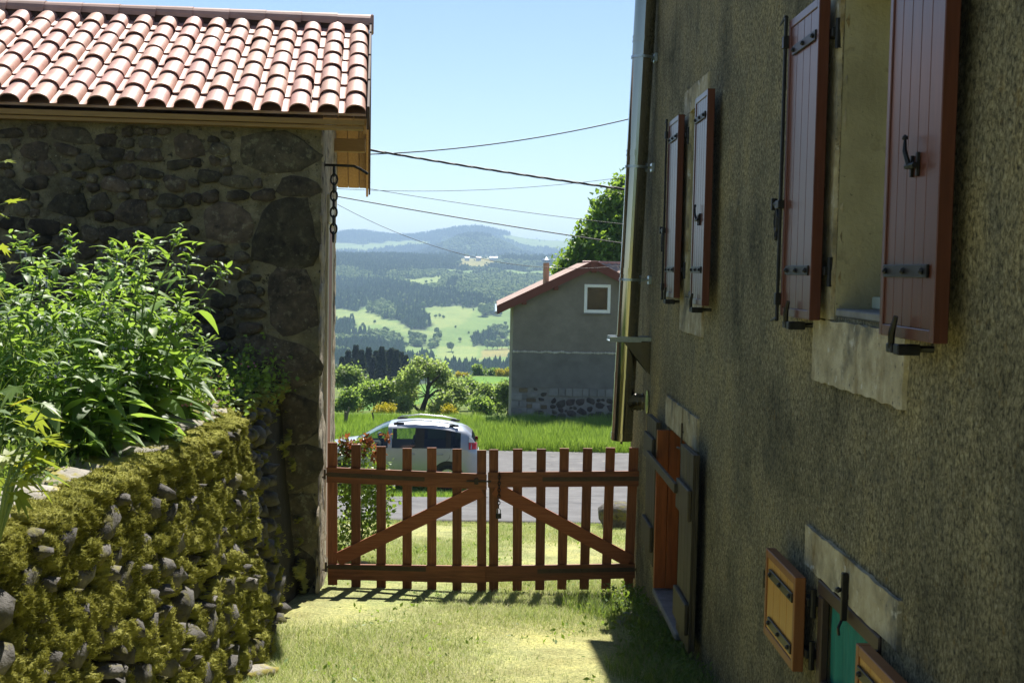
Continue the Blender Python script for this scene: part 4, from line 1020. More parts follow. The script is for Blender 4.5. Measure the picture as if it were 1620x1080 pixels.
def comfrey(x, y, h, nst, seed, label, nbig):
    r = random.Random(seed); z0 = terrace_z(x, y); root = empty('comfrey_plant', (x, y, z0), label, 'plant', 'leafy comfrey plants on the terrace')
    st = MB(); mats_ = [[], [], []]; tt = [[], [], []]; fl = MB(); big = []
    for s in range(nst):
        a = r.uniform(0, 6.28); lean = r.uniform(.05, .38); hh = h*r.uniform(.72, 1.28)
        base = Vector((x+r.uniform(-.13, .13), y+r.uniform(-.13, .13), z0-.03)); d = Vector((math.cos(a)*lean, math.sin(a)*lean, 0))
        pts = [base + d*hh*(t**1.6) + Vector((0, 0, hh*t*(1-.10*t))) for t in (0, .25, .5, .75, 1)]
        st.tube(pts, [.009, .008, .007, .005, .003], 5, cap=False)
        for k in range(15):
            t = .10 + .90*k/14; i = min(3, int(t*4)); u = t*4-i; p = pts[i].lerp(pts[i+1], u)
            az = k*2.4 + r.uniform(-.4, .4) + a; size = (.29*(1-t)+.105)*r.uniform(.7, 1.3)
            pitch = r.uniform(-.1, .75)*(1 if t > .3 else .6); ti = r.randint(0, 2)
            mw = leaf_matrix(p, az, pitch, size, r.uniform(-.4, .4), r.uniform(.75, 1.1))
            tn = min(1, max(0, r.gauss(.45, .25)))
            big.append((size, mw, ti, tn))
            if t > .55 and r.random() < .75:             # side shoots with small leaves
                sd = Vector((math.cos(az), math.sin(az), .55)).normalized(); q = p + sd*r.uniform(.05, .12)
                st.tube([p, q], [.003, .002], 4, cap=False)
                for m_ in range(5):
                    mats_[ti].append(np.array(leaf_matrix(q + Vector((r.uniform(-.03, .03), r.uniform(-.03, .03), r.uniform(-.03, .03))), r.uniform(0, 6.28), r.uniform(-.3, .9), r.uniform(.035, .085), r.uniform(-.5, .5)))); tt[ti].append(min(1, max(0, r.gauss(.5, .3))))
        tip = pts[-1]
        for m_ in range(9):
            mats_[0].append(np.array(leaf_matrix(tip - Vector((0, 0, r.uniform(0, .08))), r.uniform(0, 6.28), r.uniform(-.1, 1.0), r.uniform(.04, .10), r.uniform(-.4, .4)))); tt[0].append(min(1, max(0, r.gauss(.55, .25))))
        for m_ in range(r.randint(3, 8)):                # nodding bells
            c = tip + Vector((r.uniform(-.06, .06), r.uniform(-.06, .06), r.uniform(-.09, .0)))
            fl.tube([c, c - Vector((0, 0, .016))], [.004, .0065], 5)
    for m_ in range(4):                                  # big basal leaves hanging outwards
        az = r.uniform(0, 6.28); big.append((.4, leaf_matrix((x, y, z0+r.uniform(.05, .2)), az, r.uniform(.3, .95), r.uniform(.20, .32), r.uniform(-.3, .3), .95), r.randint(1, 2), min(1, max(0, r.gauss(.3, .15)))))
    big.sort(key=lambda b: -b[0])
    for s, mw, ti, tn in big[:nbig]: place('leaf', CLM[ti][min(3, int(tn*4))], root, mw)
    for s, mw, ti, tn in big[nbig:]: mats_[ti].append(np.array(mw)); tt[ti].append(tn)
    VV, FF, TT = [], [], []; b = 0
    for k in range(3):
        if mats_[k]:
            v, f, t = join_leaves(CT[k], np.array(mats_[k]), np.array(tt[k])); VV.append(v); FF.append(f+b); TT.append(t); b += len(v)
    fo = np_obj('foliage', np.concatenate(VV), np.concatenate(FF), M['comfrey'], root, {'tint': np.concatenate(TT)}, smooth=True); fo['kind'] = 'stuff'
    st.build('stem', M['comfrey_stem'], root, smooth=True); f_ = fl.build('flowers', M['flower_blue'], root); f_['kind'] = 'stuff'
CF = [(234, 640, 8.6, 1.12, 7, 'tall comfrey plant at the right end of the clump'), (205, 660, 8.0, 1.18, 7, 'tallest comfrey plant with dark nodding flowers'), (165, 655, 8.5, 1.05, 6, 'comfrey plant in the middle of the clump'),
      (95, 640, 8.2, 1.10, 7, 'comfrey plant left of the clump middle'), (40, 640, 8.6, 1.22, 7, 'comfrey plant near the left photo edge'), (150, 690, 7.2, .80, 6, 'lower comfrey plant in front of the clump'),
      (210, 690, 7.8, .72, 5, 'comfrey plant with big hanging leaves over the wall top'), (75, 700, 7.0, .82, 6, 'lower comfrey plant behind the yellow-green sapling'), (10, 670, 7.4, .95, 6, 'comfrey plant cut by the left photo edge'),
      (205, 640, 9.3, .95, 6, 'comfrey plant at the back against the dark barn'), (130, 640, 9.2, 1.05, 6, 'comfrey plant behind the others, left of the back'), (250, 655, 8.9, .66, 4, 'small outer comfrey plant leaning out to the right')]
for i, (px, py, Y, h, n, lab) in enumerate(CF):
    p = at(px, py, Y); comfrey(p.x, Y, h, n, 60+i, lab, 24)

def leaf_cloud(P, size, seed, N=None, spread=1.0, aspect=.5, fold=.25):
    """two-triangle leaves at points P, random or turned along N"""
    g = np.random.default_rng(seed); n = len(P); size = np.broadcast_to(size, (n,))[:, None]*g.uniform(.6, 1.35, (n, 1))
    d = g.normal(0, 1, (n, 3)); d[:, 2] -= .25
    if N is not None: d = d*spread + N
    d /= np.linalg.norm(d, axis=1)[:, None]
    s = np.cross(d, g.normal(0, .6, (n, 3)) + np.array([0, 0, 1.0])); s /= np.linalg.norm(s, axis=1)[:, None] + 1e-9
    u = np.cross(s, d)
    B = P; T = P + d*size; mid = P + d*size*.45 + u*size*fold*.4
    Lf = mid + s*size*aspect*.5; Rt = mid - s*size*aspect*.5
    V = np.stack([B, Lf, T, Rt], 1); k = np.arange(n)*4
    F = np.stack([np.stack([k, k+1, k+2], -1), np.stack([k, k+2, k+3], -1)], 1).reshape(-1, 3)
    return V.reshape(-1, 3), F
def blades(P, H, W, lean, seed, seg=3, droop=.0):
    """grass: tapering ribbons that bend over"""
    g = np.random.default_rng(seed); n = len(P); H = np.broadcast_to(H, (n,)); W = np.broadcast_to(W, (n,))
    a = g.uniform(0, 2*np.pi, n); dr = np.stack([np.cos(a), np.sin(a), 0*a], -1); sd = np.stack([-np.sin(a), np.cos(a), 0*a], -1)
    ln = lean*g.uniform(.2, 1.4, n); V = []
    for i in range(seg):
        t = i/seg; c = P + dr*(H*ln*t**2)[:, None] + np.stack([0*a, 0*a, H*(t - droop*t*t)], -1); w = (W*(1-t*.75)*.5)[:, None]
        V += [c - sd*w, c + sd*w]
    V.append(P + dr*(H*ln)[:, None] + np.stack([0*a, 0*a, H*(1-droop)], -1))
    V = np.stack(V, 1); nv = V.shape[1]; k = np.arange(n)*nv; F = []
    for i in range(seg-1): F += [np.stack([k+2*i, k+2*i+1, k+2*i+3], -1), np.stack([k+2*i, k+2*i+3, k+2*i+2], -1)]
    F.append(np.stack([k+2*seg-2, k+2*seg-1, k+2*seg], -1))
    return V.reshape(-1, 3), np.concatenate(F), nv
M['tall_grass'] = leafmat('tall_grass', [(.08, .15, .035), (.14, .235, .055), (.24, .31, .10), (.42, .43, .25)], .42, .6, .2)
M['cover_leaf'] = leafmat('ground_cover_leaf', [(.065, .13, .03), (.115, .20, .042), (.18, .27, .065), (.27, .34, .10)], .45, .5, .35)
# grasses with hanging seed heads among the plants
g = np.random.default_rng(31)
n = 6500; yb = g.uniform(4.3, 10.3, n); xb = np.array([rw_top(q) for q in yb]) - .30 - g.random(n)**1.3*2.6
zb = np.array([terrace_z(a, b) for a, b in zip(xb, yb)])
hb = np.where(xb > np.array([rw_top(q) for q in yb])-.6, g.uniform(.10, .34, n), g.uniform(.3, .85, n))
Vb, Fb, nv = blades(np.stack([xb, yb, zb-.02], -1), hb, g.uniform(.004, .009, n), .65, 32, 4, .15)
tb = np.repeat(g.uniform(0, .8, n), nv)
tips = Vb.reshape(n, nv, 3)[:, -1]; hs = g.choice(n, 700, replace=False)
SPk = np.repeat(tips[hs], 9, 0) + g.normal(0, 1, (700*9, 3))*np.array([.045, .045, .04])
Vs, Fs = leaf_cloud(SPk, .028, 33, N=np.array([0, 0, -1.4]), spread=.5, aspect=.22)
tag(np_obj('wild_grass', np.concatenate([Vb, Vs]), np.concatenate([Fb, Fs+len(Vb)]), M['tall_grass'], None, {'tint': np.concatenate([tb, np.repeat(g.uniform(.75, 1, 700*9), 4)])}),
    'tall wild grass with pale seed heads on the terrace', 'grass', kind='stuff')
n = 15000; yb = g.uniform(4.3, 11.9, n); xb = np.array([rw_top(q) for q in yb]) - .17 - g.random(n)**1.2*2.4
zb = np.array([terrace_z(a, b) for a, b in zip(xb, yb)]) + g.random(n)**1.5*np.clip((-1.98-xb)*.6, .06, .36)
Vc, Fc = leaf_cloud(np.stack([xb, yb, zb], -1), g.uniform(.022, .06, n), 35, N=np.array([.2, 0, .5]), spread=.9, aspect=.62)
tag(np_obj('ground_cover', Vc, Fc, M['cover_leaf'], None, {'tint': np.repeat(g.random(n), 4)}), 'low leafy weeds covering the terrace soil behind the mossy wall', 'weeds', kind='stuff')
# herb-robert hanging in the shade by the barn corner
n = 1900; yb = g.uniform(9.6, 11.95, n); xb = np.array([rw_top(q) for q in yb]) - .25 + g.normal(0, .16, n); zb = 2.12 + np.abs(g.normal(0, .16, n)) - np.clip(xb+1.95, 0, 1)*.8
Vc, Fc = leaf_cloud(np.stack([xb, yb, zb], -1), g.uniform(.025, .06, n), 37, N=np.array([.5, -.3, .2]), spread=.8, aspect=.7)
tag(np_obj('shade_weeds', Vc, Fc, M['cover_leaf'], None, {'tint': np.repeat(g.random(n)*.7, 4)}), 'shaded feathery weeds on the wall top by the barn corner', 'weeds', kind='stuff')
# tiny pink flowers
fl = MB(); rr = random.Random(8)
for k in range(46):
    y = rr.uniform(7.5, 11.0); c = Vector((rw_top(y)-rr.uniform(.0, .35), y, 2.2+rr.uniform(.02, .28)))
    for q in range(5):
        a = q*1.256; d = Vector((math.cos(a)*.007, -.003, math.sin(a)*.007)); s = Vector((-math.sin(a)*.003, 0, math.cos(a)*.003))
        fl.add([c, c+d+s, c+d*1.3, c+d-s], [(0, 1, 2, 3)])
M['pink'] = pmat('pink_petal', [(.55, .16, .36), (.65, .22, .44)], 5, rough=.6)
tag(fl.build('pink_flowers', M['pink']), 'tiny pink flowers dotted along the top of the mossy wall', 'flowers', kind='stuff')

# lobed saplings at the left edge
def palmate(mat, tint):
    vs = [(0, 0, 0)]; out = []
    for k, (a, rl) in enumerate(((-2.2, .45), (-1.75, .30), (-1.25, .62), (-.85, .33), (-.42, .82), (-.2, .48), (0, 1.0), (.2, .48), (.42, .82), (.85, .33), (1.25, .62), (1.75, .30), (2.2, .45))):
        out.append((math.sin(a)*rl*.62, .12+math.cos(a)*rl*.75, -.10*rl*rl + .05*abs(math.sin(3*a))))
    vs += out; fs = [[0, i, i+1] for i in range(1, len(out))]
    return np_mesh('leaf', np.array(vs), np.array(fs), mat, {'tint': np.full(len(vs), tint)})
M['maple'] = leafmat('maple_leaf', [(.06, .14, .03), (.13, .22, .05), (.24, .31, .045), (.42, .36, .03)], .5, .45, .35, tcol=(.45, .48, .02))
PM = [palmate(M['maple'], t) for t in (.1, .3, .5, .7, .95)]
def sapling(name, base, tips_, seed, label, per, size, cat='sapling'):
    r = random.Random(seed); root = empty(name, base, label, cat); st = MB()
    for tp in tips_:
        b = Vector(base); t = Vector(tp); mid = b.lerp(t, .5) + Vector((r.uniform(-.05, .05), r.uniform(-.05, .05), .08))
        st.tube([b, mid, t], [.008, .006, .003], 6)
        for k in range(per):
            u = .35 + .65*k/max(1, per-1); p = (b.lerp(mid, u*2) if u < .5 else mid.lerp(t, u*2-1))
            az = r.uniform(0, 6.28); d = Vector((math.cos(az), math.sin(az), .3))*r.uniform(.03, .09); st.tube([p, p+d], .0016, 4)
            place('leaf', PM[min(4, int(abs(r.gauss(.42, .32))*5))], root, leaf_matrix(p+d, az-math.pi/2, r.uniform(-.9, .3), size*r.uniform(.7, 1.25), r.uniform(-.5, .5)))
    st.build('stem', M['comfrey_stem'], root)
b = at(-10, 800, 4.75); sapling('maple_sapling', (b.x, 4.75, 2.16), [at(70, 640, 4.7), at(35, 615, 4.8), at(60, 700, 4.65), at(10, 660, 4.75), at(85, 730, 4.75), at(25, 720, 4.6)], 3, 'yellow-green lobed sapling at the lower left edge on the wall', 9, .125)
b = at(-60, 700, 5.0); sapling('leafy_twig', (b.x-.05, 5.0, 2.2), [at(-14, 262, 5.0), at(-8, 300, 5.0), at(-12, 340, 5.02)], 5, 'few bright leaves of a tall twig poking in at the left edge', 6, .075, 'twig')
# ------------------------------------------------------------------ picket gate in two leaves
GY = 12.6
M['gate_wood'] = wood('stained_gate_wood', [(.115, .036, .013), (.20, .064, .022), (.30, .11, .042)], .25, .6, 'Z', .25)
M['gate_rail'] = wood('stained_gate_rail', [(.125, .038, .014), (.215, .068, .024), (.31, .115, .044)], .14, .6, 'X', .25)
M['gate_brace'] = wood('stained_gate_brace', [(.19, .05, .016), (.27, .078, .026), (.33, .11, .04)], .08, .6, 'X', .2)
def slanted(mb, a, b, w, y0, y1):                       # a straight board from a to b in the gate plane (x, z), cut square
    d = (Vector(b)-Vector(a)).normalized(); nn = Vector((-d.y, d.x))*w/2
    c = [Vector(a)-nn, Vector(b)-nn, Vector(b)+nn, Vector(a)+nn]
    return mb.add([(p.x, y, p.y) for y in (y0, y1) for p in c], [(0, 1, 2, 3), (7, 6, 5, 4), (0, 4, 5, 1), (1, 5, 6, 2), (2, 6, 7, 3), (3, 7, 4, 0)])
def poly_board(mb, pts, y0, y1):
    n = len(pts); return mb.add([(x, y, z) for y in (y0, y1) for x, z in pts], [list(range(n)), list(range(n, 2*n))[::-1]] + [[i, n+i, n+(i+1) % n, (i+1) % n] for i in range(n)])
M['strap'] = pmat('brown_painted_strap', [(.05, .032, .018), (.085, .055, .03)], 15, rough=.6, metal=.2, bump=.2, bscale=50, bdist=.002)
def gp(px, py): p = at(px, py, GY); return (p.x, p.z)
def gate_leaf(label, pickets, tops, bots, top_rail, bot_rail, brace, hinges, side):
    x0 = gp(pickets[0], 820)[0]; root = empty('gate_leaf', (gp(pickets[0 if side < 0 else -1], 930)[0], GY, 0), label, 'gate', 'two leaves of the picket gate')
    for px, t, b in zip(pickets, tops, bots):
        xt, zt = gp(px, t); xb, zb = gp(px - (.0 if px < 800 else (px-800)*.045), b); w = .047
        m = MB(); slanted(m, (xb, zb), (xt, zt), 2*w, GY, GY+.026); m.build('picket', M['gate_wood'], root)
    for rail in (top_rail, bot_rail):
        (xa, ya0, ya1), (xb, yb0, yb1) = rail
        m = MB(); poly_board(m, [gp(xa, ya1), gp(xb, yb1), gp(xb, yb0), gp(xa, ya0)], GY-.030, GY-.001); m.build('rail', M['gate_rail'], root)
    m = MB(); slanted(m, gp(*brace[0]), gp(*brace[1]), .135, GY-.0285, GY-.0015); m.build('brace', M['gate_brace'], root)
    for (xa, ya, xb, yb) in hinges:
        m = MB(); slanted(m, gp(xa, ya), gp(xb, yb), .042, GY-.036, GY-.0305)
        for t in (.12, .45, .8):
            c = Vector(gp(xa, ya)).lerp(Vector(gp(xb, yb)), t); hw_sphere(m, Vector((c.x, GY-.037, c.y)), .008)
        ex = gp(xa, ya) if side < 0 else gp(xb, yb); m.tube([(ex[0]+side*.03, GY-.03, ex[1]-.05), (ex[0]+side*.03, GY-.03, ex[1]+.05)], .012, 8); m.tube([(ex[0]+side*.03, GY-.03, ex[1]-.03), (ex[0]+side*.14, GY-.03, ex[1]-.03)], .010, 6)
        m.tube([(ex[0], GY-.033, ex[1]), (ex[0]+side*.035, GY-.033, ex[1])], .012, 6)
        m.build('strap_hinge', M['strap'], root)
    return root
gl = gate_leaf('left leaf of the brown picket gate, hung on the barn', [526, 563, 603, 644, 683, 723, 762], [700, 703, 706, 709, 708, 710, 712], [925, 928, 930, 933, 934, 935, 937],
               ((517, 738, 762), (770, 749, 773)), ((519, 891, 915), (768, 894, 921)), ((534, 884), (762, 774)), [(519, 749, 672, 757), (521, 895, 674, 899)], -1)
gr = gate_leaf('right leaf of the brown picket gate, beside the house wall', [781, 819, 856.5, 893, 930, 966, 1003], [711, 710, 710, 709, 709, 708, 708], [936, 934, 933, 932, 932, 931, 931],
               ((772, 746, 770), (1011, 744, 768)), ((769, 894, 919), (1004, 890, 913)), ((783, 772), (996, 886)), [(858, 757, 1010, 756), (850, 902, 1003, 899)], 1)
m = MB(); c = gp(752, 760); m.box((c[0]-.09, GY-.045, c[1]-.006), (c[0]+.16, GY-.031, c[1]+.010), .003); m.box((c[0]-.01, GY-.05, c[1]-.03), (c[0]+.03, GY-.031, c[1]+.03), .003); m.build('latch', M['iron_brown'], gl)
def chain(mb, pts_top, n, link_l, rad, seed=0):
    p = Vector(pts_top)
    for k in range(n):
        c = p - Vector((0, 0, link_l*.78*k)); ax = Vector((1, 0, 0)) if k % 2 else Vector((0, 1, 0)); loop = []
        for q in range(11):
            a = 2*math.pi*q/10; loop.append(c + ax*math.cos(a)*link_l*.32 + Vector((0, 0, 1))*math.sin(a)*link_l*.5)
        mb.tube(loop, rad, 5, cap=False)
    return mb
c = gp(790, 748); pad = empty('padlock_chain', (c[0], GY-.05, c[1]), 'thin chain with a small padlock hanging from the gate middle', 'padlock')
chain(MB(), (c[0], GY-.045, c[1]), 11, .042, .0045).build('chain', M['iron'], pad)
m = MB(); zz = c[1]-.40; m.box((c[0]-.028, GY-.058, zz-.055), (c[0]+.028, GY-.032, zz), .006); m.build('lock_body', M['iron'], pad)
MB().tube([(c[0]-.018, GY-.045, zz-.005), (c[0]-.018, GY-.045, zz+.035), (c[0], GY-.045, zz+.052), (c[0]+.018, GY-.045, zz+.035), (c[0]+.018, GY-.045, zz-.005)], .005, 6).build('shackle', M['galv'], pad)
# chain hanging from the iron rod on the barn
p = BM @ Vector((.105, .505, 4.27)); ch = chain(MB(), (p.x, p.y, p.z-.05), 9, .105, .010).build('hanging_chain', M['iron']); tag(ch, 'rusty black chain hanging from the iron rod on the barn', 'chain')

# ------------------------------------------------------------------ silver car beyond the gate
def paint(name, col):
    m = bpy.data.materials.new(name); m.use_nodes = True; n, l = nodes_of(m); b = n['Principled BSDF']; b.inputs['Base Color'].default_value = (*col, 1)
    b.inputs['Metallic'].default_value = .55; b.inputs['Roughness'].default_value = .38; b.inputs['Coat Weight'].default_value = .8; b.inputs['Coat Roughness'].default_value = .06
    t = noise_tex(n, l, 2.0, 3, .5); rp = ramp_node(n, [tuple(c*.9 for c in col), col], [.4, .6]); l.new(t.outputs[0], rp.inputs[0]); l.new(rp.outputs[0], b.inputs['Base Color']); return m
M['car_paint'] = paint('silver_paint', (.34, .36, .395))
M['trim'] = pmat('black_trim', [(.012, .012, .013), (.02, .02, .021)], 8, rough=.45)
M['rubber'] = pmat('tyre_rubber', [(.015, .015, .015), (.03, .03, .03)], 12, rough=.85)
M['rim'] = pmat('alloy_rim', [(.45, .46, .48), (.55, .56, .58)], 8, rough=.35, metal=.9)
M['car_glass'] = glass_mat('car_glass', (.62, .70, .66)); M['car_glass_dark'] = glass_mat('tinted_car_glass', (.10, .12, .13))
M['seat'] = pmat('dark_seat', [(.03, .03, .033), (.05, .05, .055)], 9, rough=.9)
M['red_lens'] = pmat('red_lens', [(.42, .015, .02), (.55, .03, .04)], 9, rough=.2); M['clear_lens'] = pmat('clear_lens', [(.55, .56, .58), (.65, .66, .68)], 9, rough=.15)
CO = Matrix.Translation((-4.40, 30.95, gz(-2.4, 30.95)+.012))     # car local: x from nose (0) to tail (4.08), y across, z up
car = empty('parked_car', (-2.4, 30.95, gz(-2.4, 30.95)), 'silver compact people carrier parked beyond the gate', 'car')
def interp(x, xs, v): return float(np.interp(x, xs, v))
ST = [0.0, .06, .18, .45, .8, 1.05, 1.25, 1.5, 1.72, 1.9, 2.0, 2.20, 2.56, 2.70, 2.78, 3.10, 3.30, 3.42, 3.66, 3.80, 3.92, 4.02, 4.07]
def sec(x):
    zb = interp(x, [0, .2, 3.9, 4.08], [.34, .20, .22, .36])
    belt = interp(x, [0, .06, .18, .45, .8, 1.05, 1.9, 3.3, 3.8, 4.08], [.62, .72, .80, .90, .965, 1.0, .985, 1.0, 1.0, .93])
    gut = interp(x, [0, .8, 1.05, 1.25, 1.5, 1.72, 1.9, 2.4, 3.0, 3.3, 3.66, 3.8, 3.92, 4.02, 4.07], [0, 0, 1.03, 1.14, 1.27, 1.375, 1.43, 1.475, 1.46, 1.43, 1.36, 1.31, 1.22, 1.07, .96])
    top = interp(x, [0, .06, .18, .45, .8, 1.05, 1.25, 1.5, 1.72, 1.9, 2.0, 2.5, 3.1, 3.5, 3.7, 3.85, 3.95, 4.02, 4.07], [.66, .78, .87, .985, 1.05, 1.085, 1.21, 1.355, 1.47, 1.535, 1.555, 1.595, 1.575, 1.52, 1.47, 1.40, 1.29, 1.12, .98])
    if x <= 1.0: gut = belt + (top-belt)*.45
    hw = interp(x, [0, .06, .18, .5, 1.0, 3.6, 3.9, 4.02, 4.07], [.55, .66, .76, .84, .865, .865, .84, .79, .74])
    gw = hw - (.17 if x > 1.9 else interp(x, [0, 1.05, 1.9], [.10, .07, .17])) - interp(x, [3.6, 4.07], [0, .02])
    return [(hw*.93, zb), (hw*.995, zb+.18), (hw, .62), (hw*.985, belt-.09), (hw*.965, belt), (gw, gut), (gw-.07, gut+(top-gut)*.62), (gw*.55, top-.012), (0, top)]
def car_body():
    body, glass, dark, trim = MB(), MB(), MB(), MB()
    S = [sec(x) for x in ST]; nr = len(S[0])
    for i in range(len(ST)-1):
        xa, xb = ST[i], ST[i+1]; xm = (xa+xb)/2
        for k in range(nr-1):
            for sg in (-1, 1):
                q = [(xa, sg*S[i][k][0], S[i][k][1]), (xb, sg*S[i+1][k][0], S[i+1][k][1]), (xb, sg*S[i+1][k+1][0], S[i+1][k+1][1]), (xa, sg*S[i][k+1][0], S[i][k+1][1])]
                if sg > 0: q = q[::-1]
                tgt = body
                if k == 4 and 1.05 < xm < 3.66:                       # side glazing
                    if xm < 1.9: tgt = glass if xm > 1.25 else trim
                    elif xm < 2.0: tgt = body
                    elif xm < 2.56: tgt = glass
                    elif xm < 2.78: tgt = trim
                    elif xm < 3.30: tgt = dark
                    elif xm < 3.42: tgt = trim
                    else: tgt = dark
                if k >= 5 and 1.05 < xm < 1.9: tgt = glass            # windscreen
                if k >= 5 and 3.92 < xm: tgt = dark
                tgt.add(q, [(0, 1, 2, 3)])
    for i, x in ((0, ST[0]), (len(ST)-1, ST[-1])):
        pr = [(x, y, z) for y, z in S[i]] + [(x, -y, z) for y, z in S[i][::-1][1:]]
        body.add(pr, [list(range(len(pr)))])
    zb = [(x, sg*sec(x)[0][0], sec(x)[0][1]) for x in ST for sg in (-1, 1)]
    body.add(zb, [[2*i, 2*i+2, 2*i+3, 2*i+1] for i in range(len(ST)-1)])
    return body, glass, dark, trim
bd, gs, dk, tm = car_body()
def loose(mb):
    par = list(range(len(mb.v))); key = {}
    def find(i):
        while par[i] != i: par[i] = par[par[i]]; i = par[i]
        return i
    for i, p in enumerate(mb.v):
        k = tuple(round(c, 4) for c in p)
        if k in key: par[find(i)] = find(key[k])
        else: key[k] = i
    for f in mb.f:
        for q in f[1:]: par[find(q)] = find(f[0])
    out = {}
    for f in mb.f: out.setdefault(find(f[0]), []).append(f)
    res = []
    for fs in out.values():
        ids = sorted({i for f in fs for i in f}); mp = {v: k for k, v in enumerate(ids)}
        res.append(MB().add([mb.v[i] for i in ids], [[mp[i] for i in f] for f in fs]))
    return res
def cbuild(mb, name, mat, par=None, smooth=False):
    o = mb.build(name, mat, par or car, smooth); o.data.transform(CO); return o
body_o = cbuild(bd, 'body', M['car_paint'], smooth=True)
bm = bmesh.new(); bm.from_mesh(body_o.data); bmesh.ops.remove_doubles(bm, verts=bm.verts, dist=.0005)
for e in bm.edges:
    if len(e.link_faces) == 2 and e.calc_face_angle(0) > .7: e.smooth = False
bm.to_mesh(body_o.data); bm.free()
for q in loose(gs): cbuild(q, 'window', M['car_glass'])
for q in loose(dk): cbuild(q, 'window', M['car_glass_dark'])
for q in loose(tm): cbuild(q, 'pillar_trim', M['trim'])
for sg in (-1, 1):                                                  # wheels, arches, doors, mirrors, rails, lamps on both sides
    for wx in (.82, 3.36):
        ar = MB(); n = 20; pts = [(wx+.385*math.cos(math.pi*k/n), .30+.40*math.sin(math.pi*k/n)) for k in range(n+1)] + [(wx-.385, .2), (wx+.385, .2)]
        ar.prism(pts, .010, Matrix(((1, 0, 0, 0), (0, 0, sg, sg*.860), (0, 1, 0, 0), (0, 0, 0, 1)))); cbuild(ar, 'wheel_arch', M['trim'])
        w = MB(); w.tube([(wx, sg*.66, .305), (wx, sg*.69, .305), (wx, sg*.865, .305), (wx, sg*.885, .305)], [.28, .305, .305, .275], 28); wo = cbuild(w, 'wheel', M['rubber'])
        rm = MB(); rm.tube([(wx, sg*.84, .305), (wx, sg*.892, .305)], .20, 24)
        cbuild(rm, 'rim', M['rim'], wo)
        sp = MB()
        for k in range(5):
            a = k*1.2566+.3; sp.tube([(wx, sg*.894, .305), (wx+.17*math.cos(a), sg*.896, .305+.17*math.sin(a))], .022, 6)
        cbuild(sp, 'spokes', M['rim'], wo)
    def side_y(x, z):
        s = sec(x); zs_ = [p[1] for p in s[:6]]; return float(np.interp(z, zs_, [p[0] for p in s[:6]]))
    seams = MB()
    for line in (((1.28, .98), (1.30, .60), (1.36, .34)), ((2.62, .98), (2.62, .34), (2.60, .30)), ((3.42, .99), (3.40, .78), (3.20, .56), (3.02, .36)), ((1.3, .33), (2.2, .31), (3.0, .33))):
        seams.tube([(x, sg*(side_y(x, z)+.001), z) for x, z in line], .0045, 4)
    cbuild(seams, 'door_seam', M['trim'])
    for hx in (2.45, 3.14):
        h = MB(); y = side_y(hx, .86)
        h.tube([(hx-.10, sg*(y+.008), .855), (hx-.06, sg*(y+.032), .862), (hx+.06, sg*(y+.032), .862), (hx+.10, sg*(y+.008), .855)], .014, 8); cbuild(h, 'door_handle', M['car_paint'], None, True)
    mr = MB(); y = side_y(1.55, 1.05); mr.box((1.50, sg*(y+.05), .98), (1.62, sg*(y+.22), 1.13), .035); mr.box((1.54, sg*(y-.03), .985), (1.58, sg*(y+.08), 1.02)); cbuild(mr, 'mirror', M['trim'])
    mc2 = MB(); mc2.box((1.485, sg*(y+.055), 1.03), (1.60, sg*(y+.225), 1.135), .035); cbuild(mc2, 'mirror_cap', M['car_paint'])
    rl = MB(); ry = .56; rl.tube([(2.02, sg*ry, 1.53), (2.12, sg*ry, 1.60), (2.6, sg*ry, 1.655), (3.2, sg*ry, 1.61), (3.50, sg*ry, 1.55), (3.60, sg*ry, 1.49)], [.010, .014, .014, .014, .014, .010], 8)
    cbuild(rl, 'roof_rail', M['rim'], None, True)
    for xa, xb, za, zb_ in ((2.02, 2.28, 1.525, 1.58), (3.36, 3.60, 1.49, 1.545)):
        f = MB(); f.box((xa, sg*(ry-.03), za), (xb, sg*(ry+.03), zb_), .02); cbuild(f, 'rail_foot', M['trim'])
    def lamp(name, mat, pts):
        o = MB(); vs = [(x, sg*(side_y(x, z)+.022), z) for x, z in pts]; n = len(vs); vs += [(4.06 if x > 4.0 else x, sg*(side_y(x, z)-.06), z) for x, z in pts]
        o.add(vs, [list(range(n)), list(range(n, 2*n))[::-1]] + [[i, (i+1) % n, n+(i+1) % n, n+i] for i in range(n)]); cbuild(o, name, mat)
    lamp('tail_lamp', M['red_lens'], [(3.86, .98), (4.03, .98), (4.035, 1.12), (3.86, 1.14)])
    lamp('tail_lamp', M['clear_lens'], [(3.85, 1.145), (4.0, 1.125), (3.94, 1.22), (3.87, 1.27)])
    lamp('headlight', M['clear_lens'], [(.10, .66), (.42, .72), (.50, .86), (.22, .80)])
bp_ = MB(); bp_.box((4.0, -.66, .42), (4.12, .66, .58), .04); cbuild(bp_, 'bumper', M['trim']); 
npz = MB(); npz.box((4.075, -.26, .78), (4.09, .26, .89), .004); cbuild(npz, 'number_plate', M['clear_lens'])
for x in (2.05, 2.95):
    for y in (-.38, .38):
        s = MB(); s.box((x, y-.24, .42), (x+.5, y+.24, .60), .06); s.box((x+.38, y-.23, .55), (x+.56, y+.23, 1.08), .06); s.box((x+.44, y-.12, 1.08), (x+.54, y+.12, 1.27), .04); cbuild(s, 'car_seat', M['seat'])
ds = MB(); ds.box((1.15, -.72, .72), (1.62, .72, .97), .05); ds.tube([(1.72, -.38+.17*math.cos(a), .98+.17*math.sin(a)) for a in np.linspace(0, 6.28, 17)], .016, 6); cbuild(ds, 'dashboard', M['seat'])
fl_ = MB(); fl_.box((.6, -.78, .26), (3.95, .78, .40)); cbuild(fl_, 'floor_pan', M['trim'])

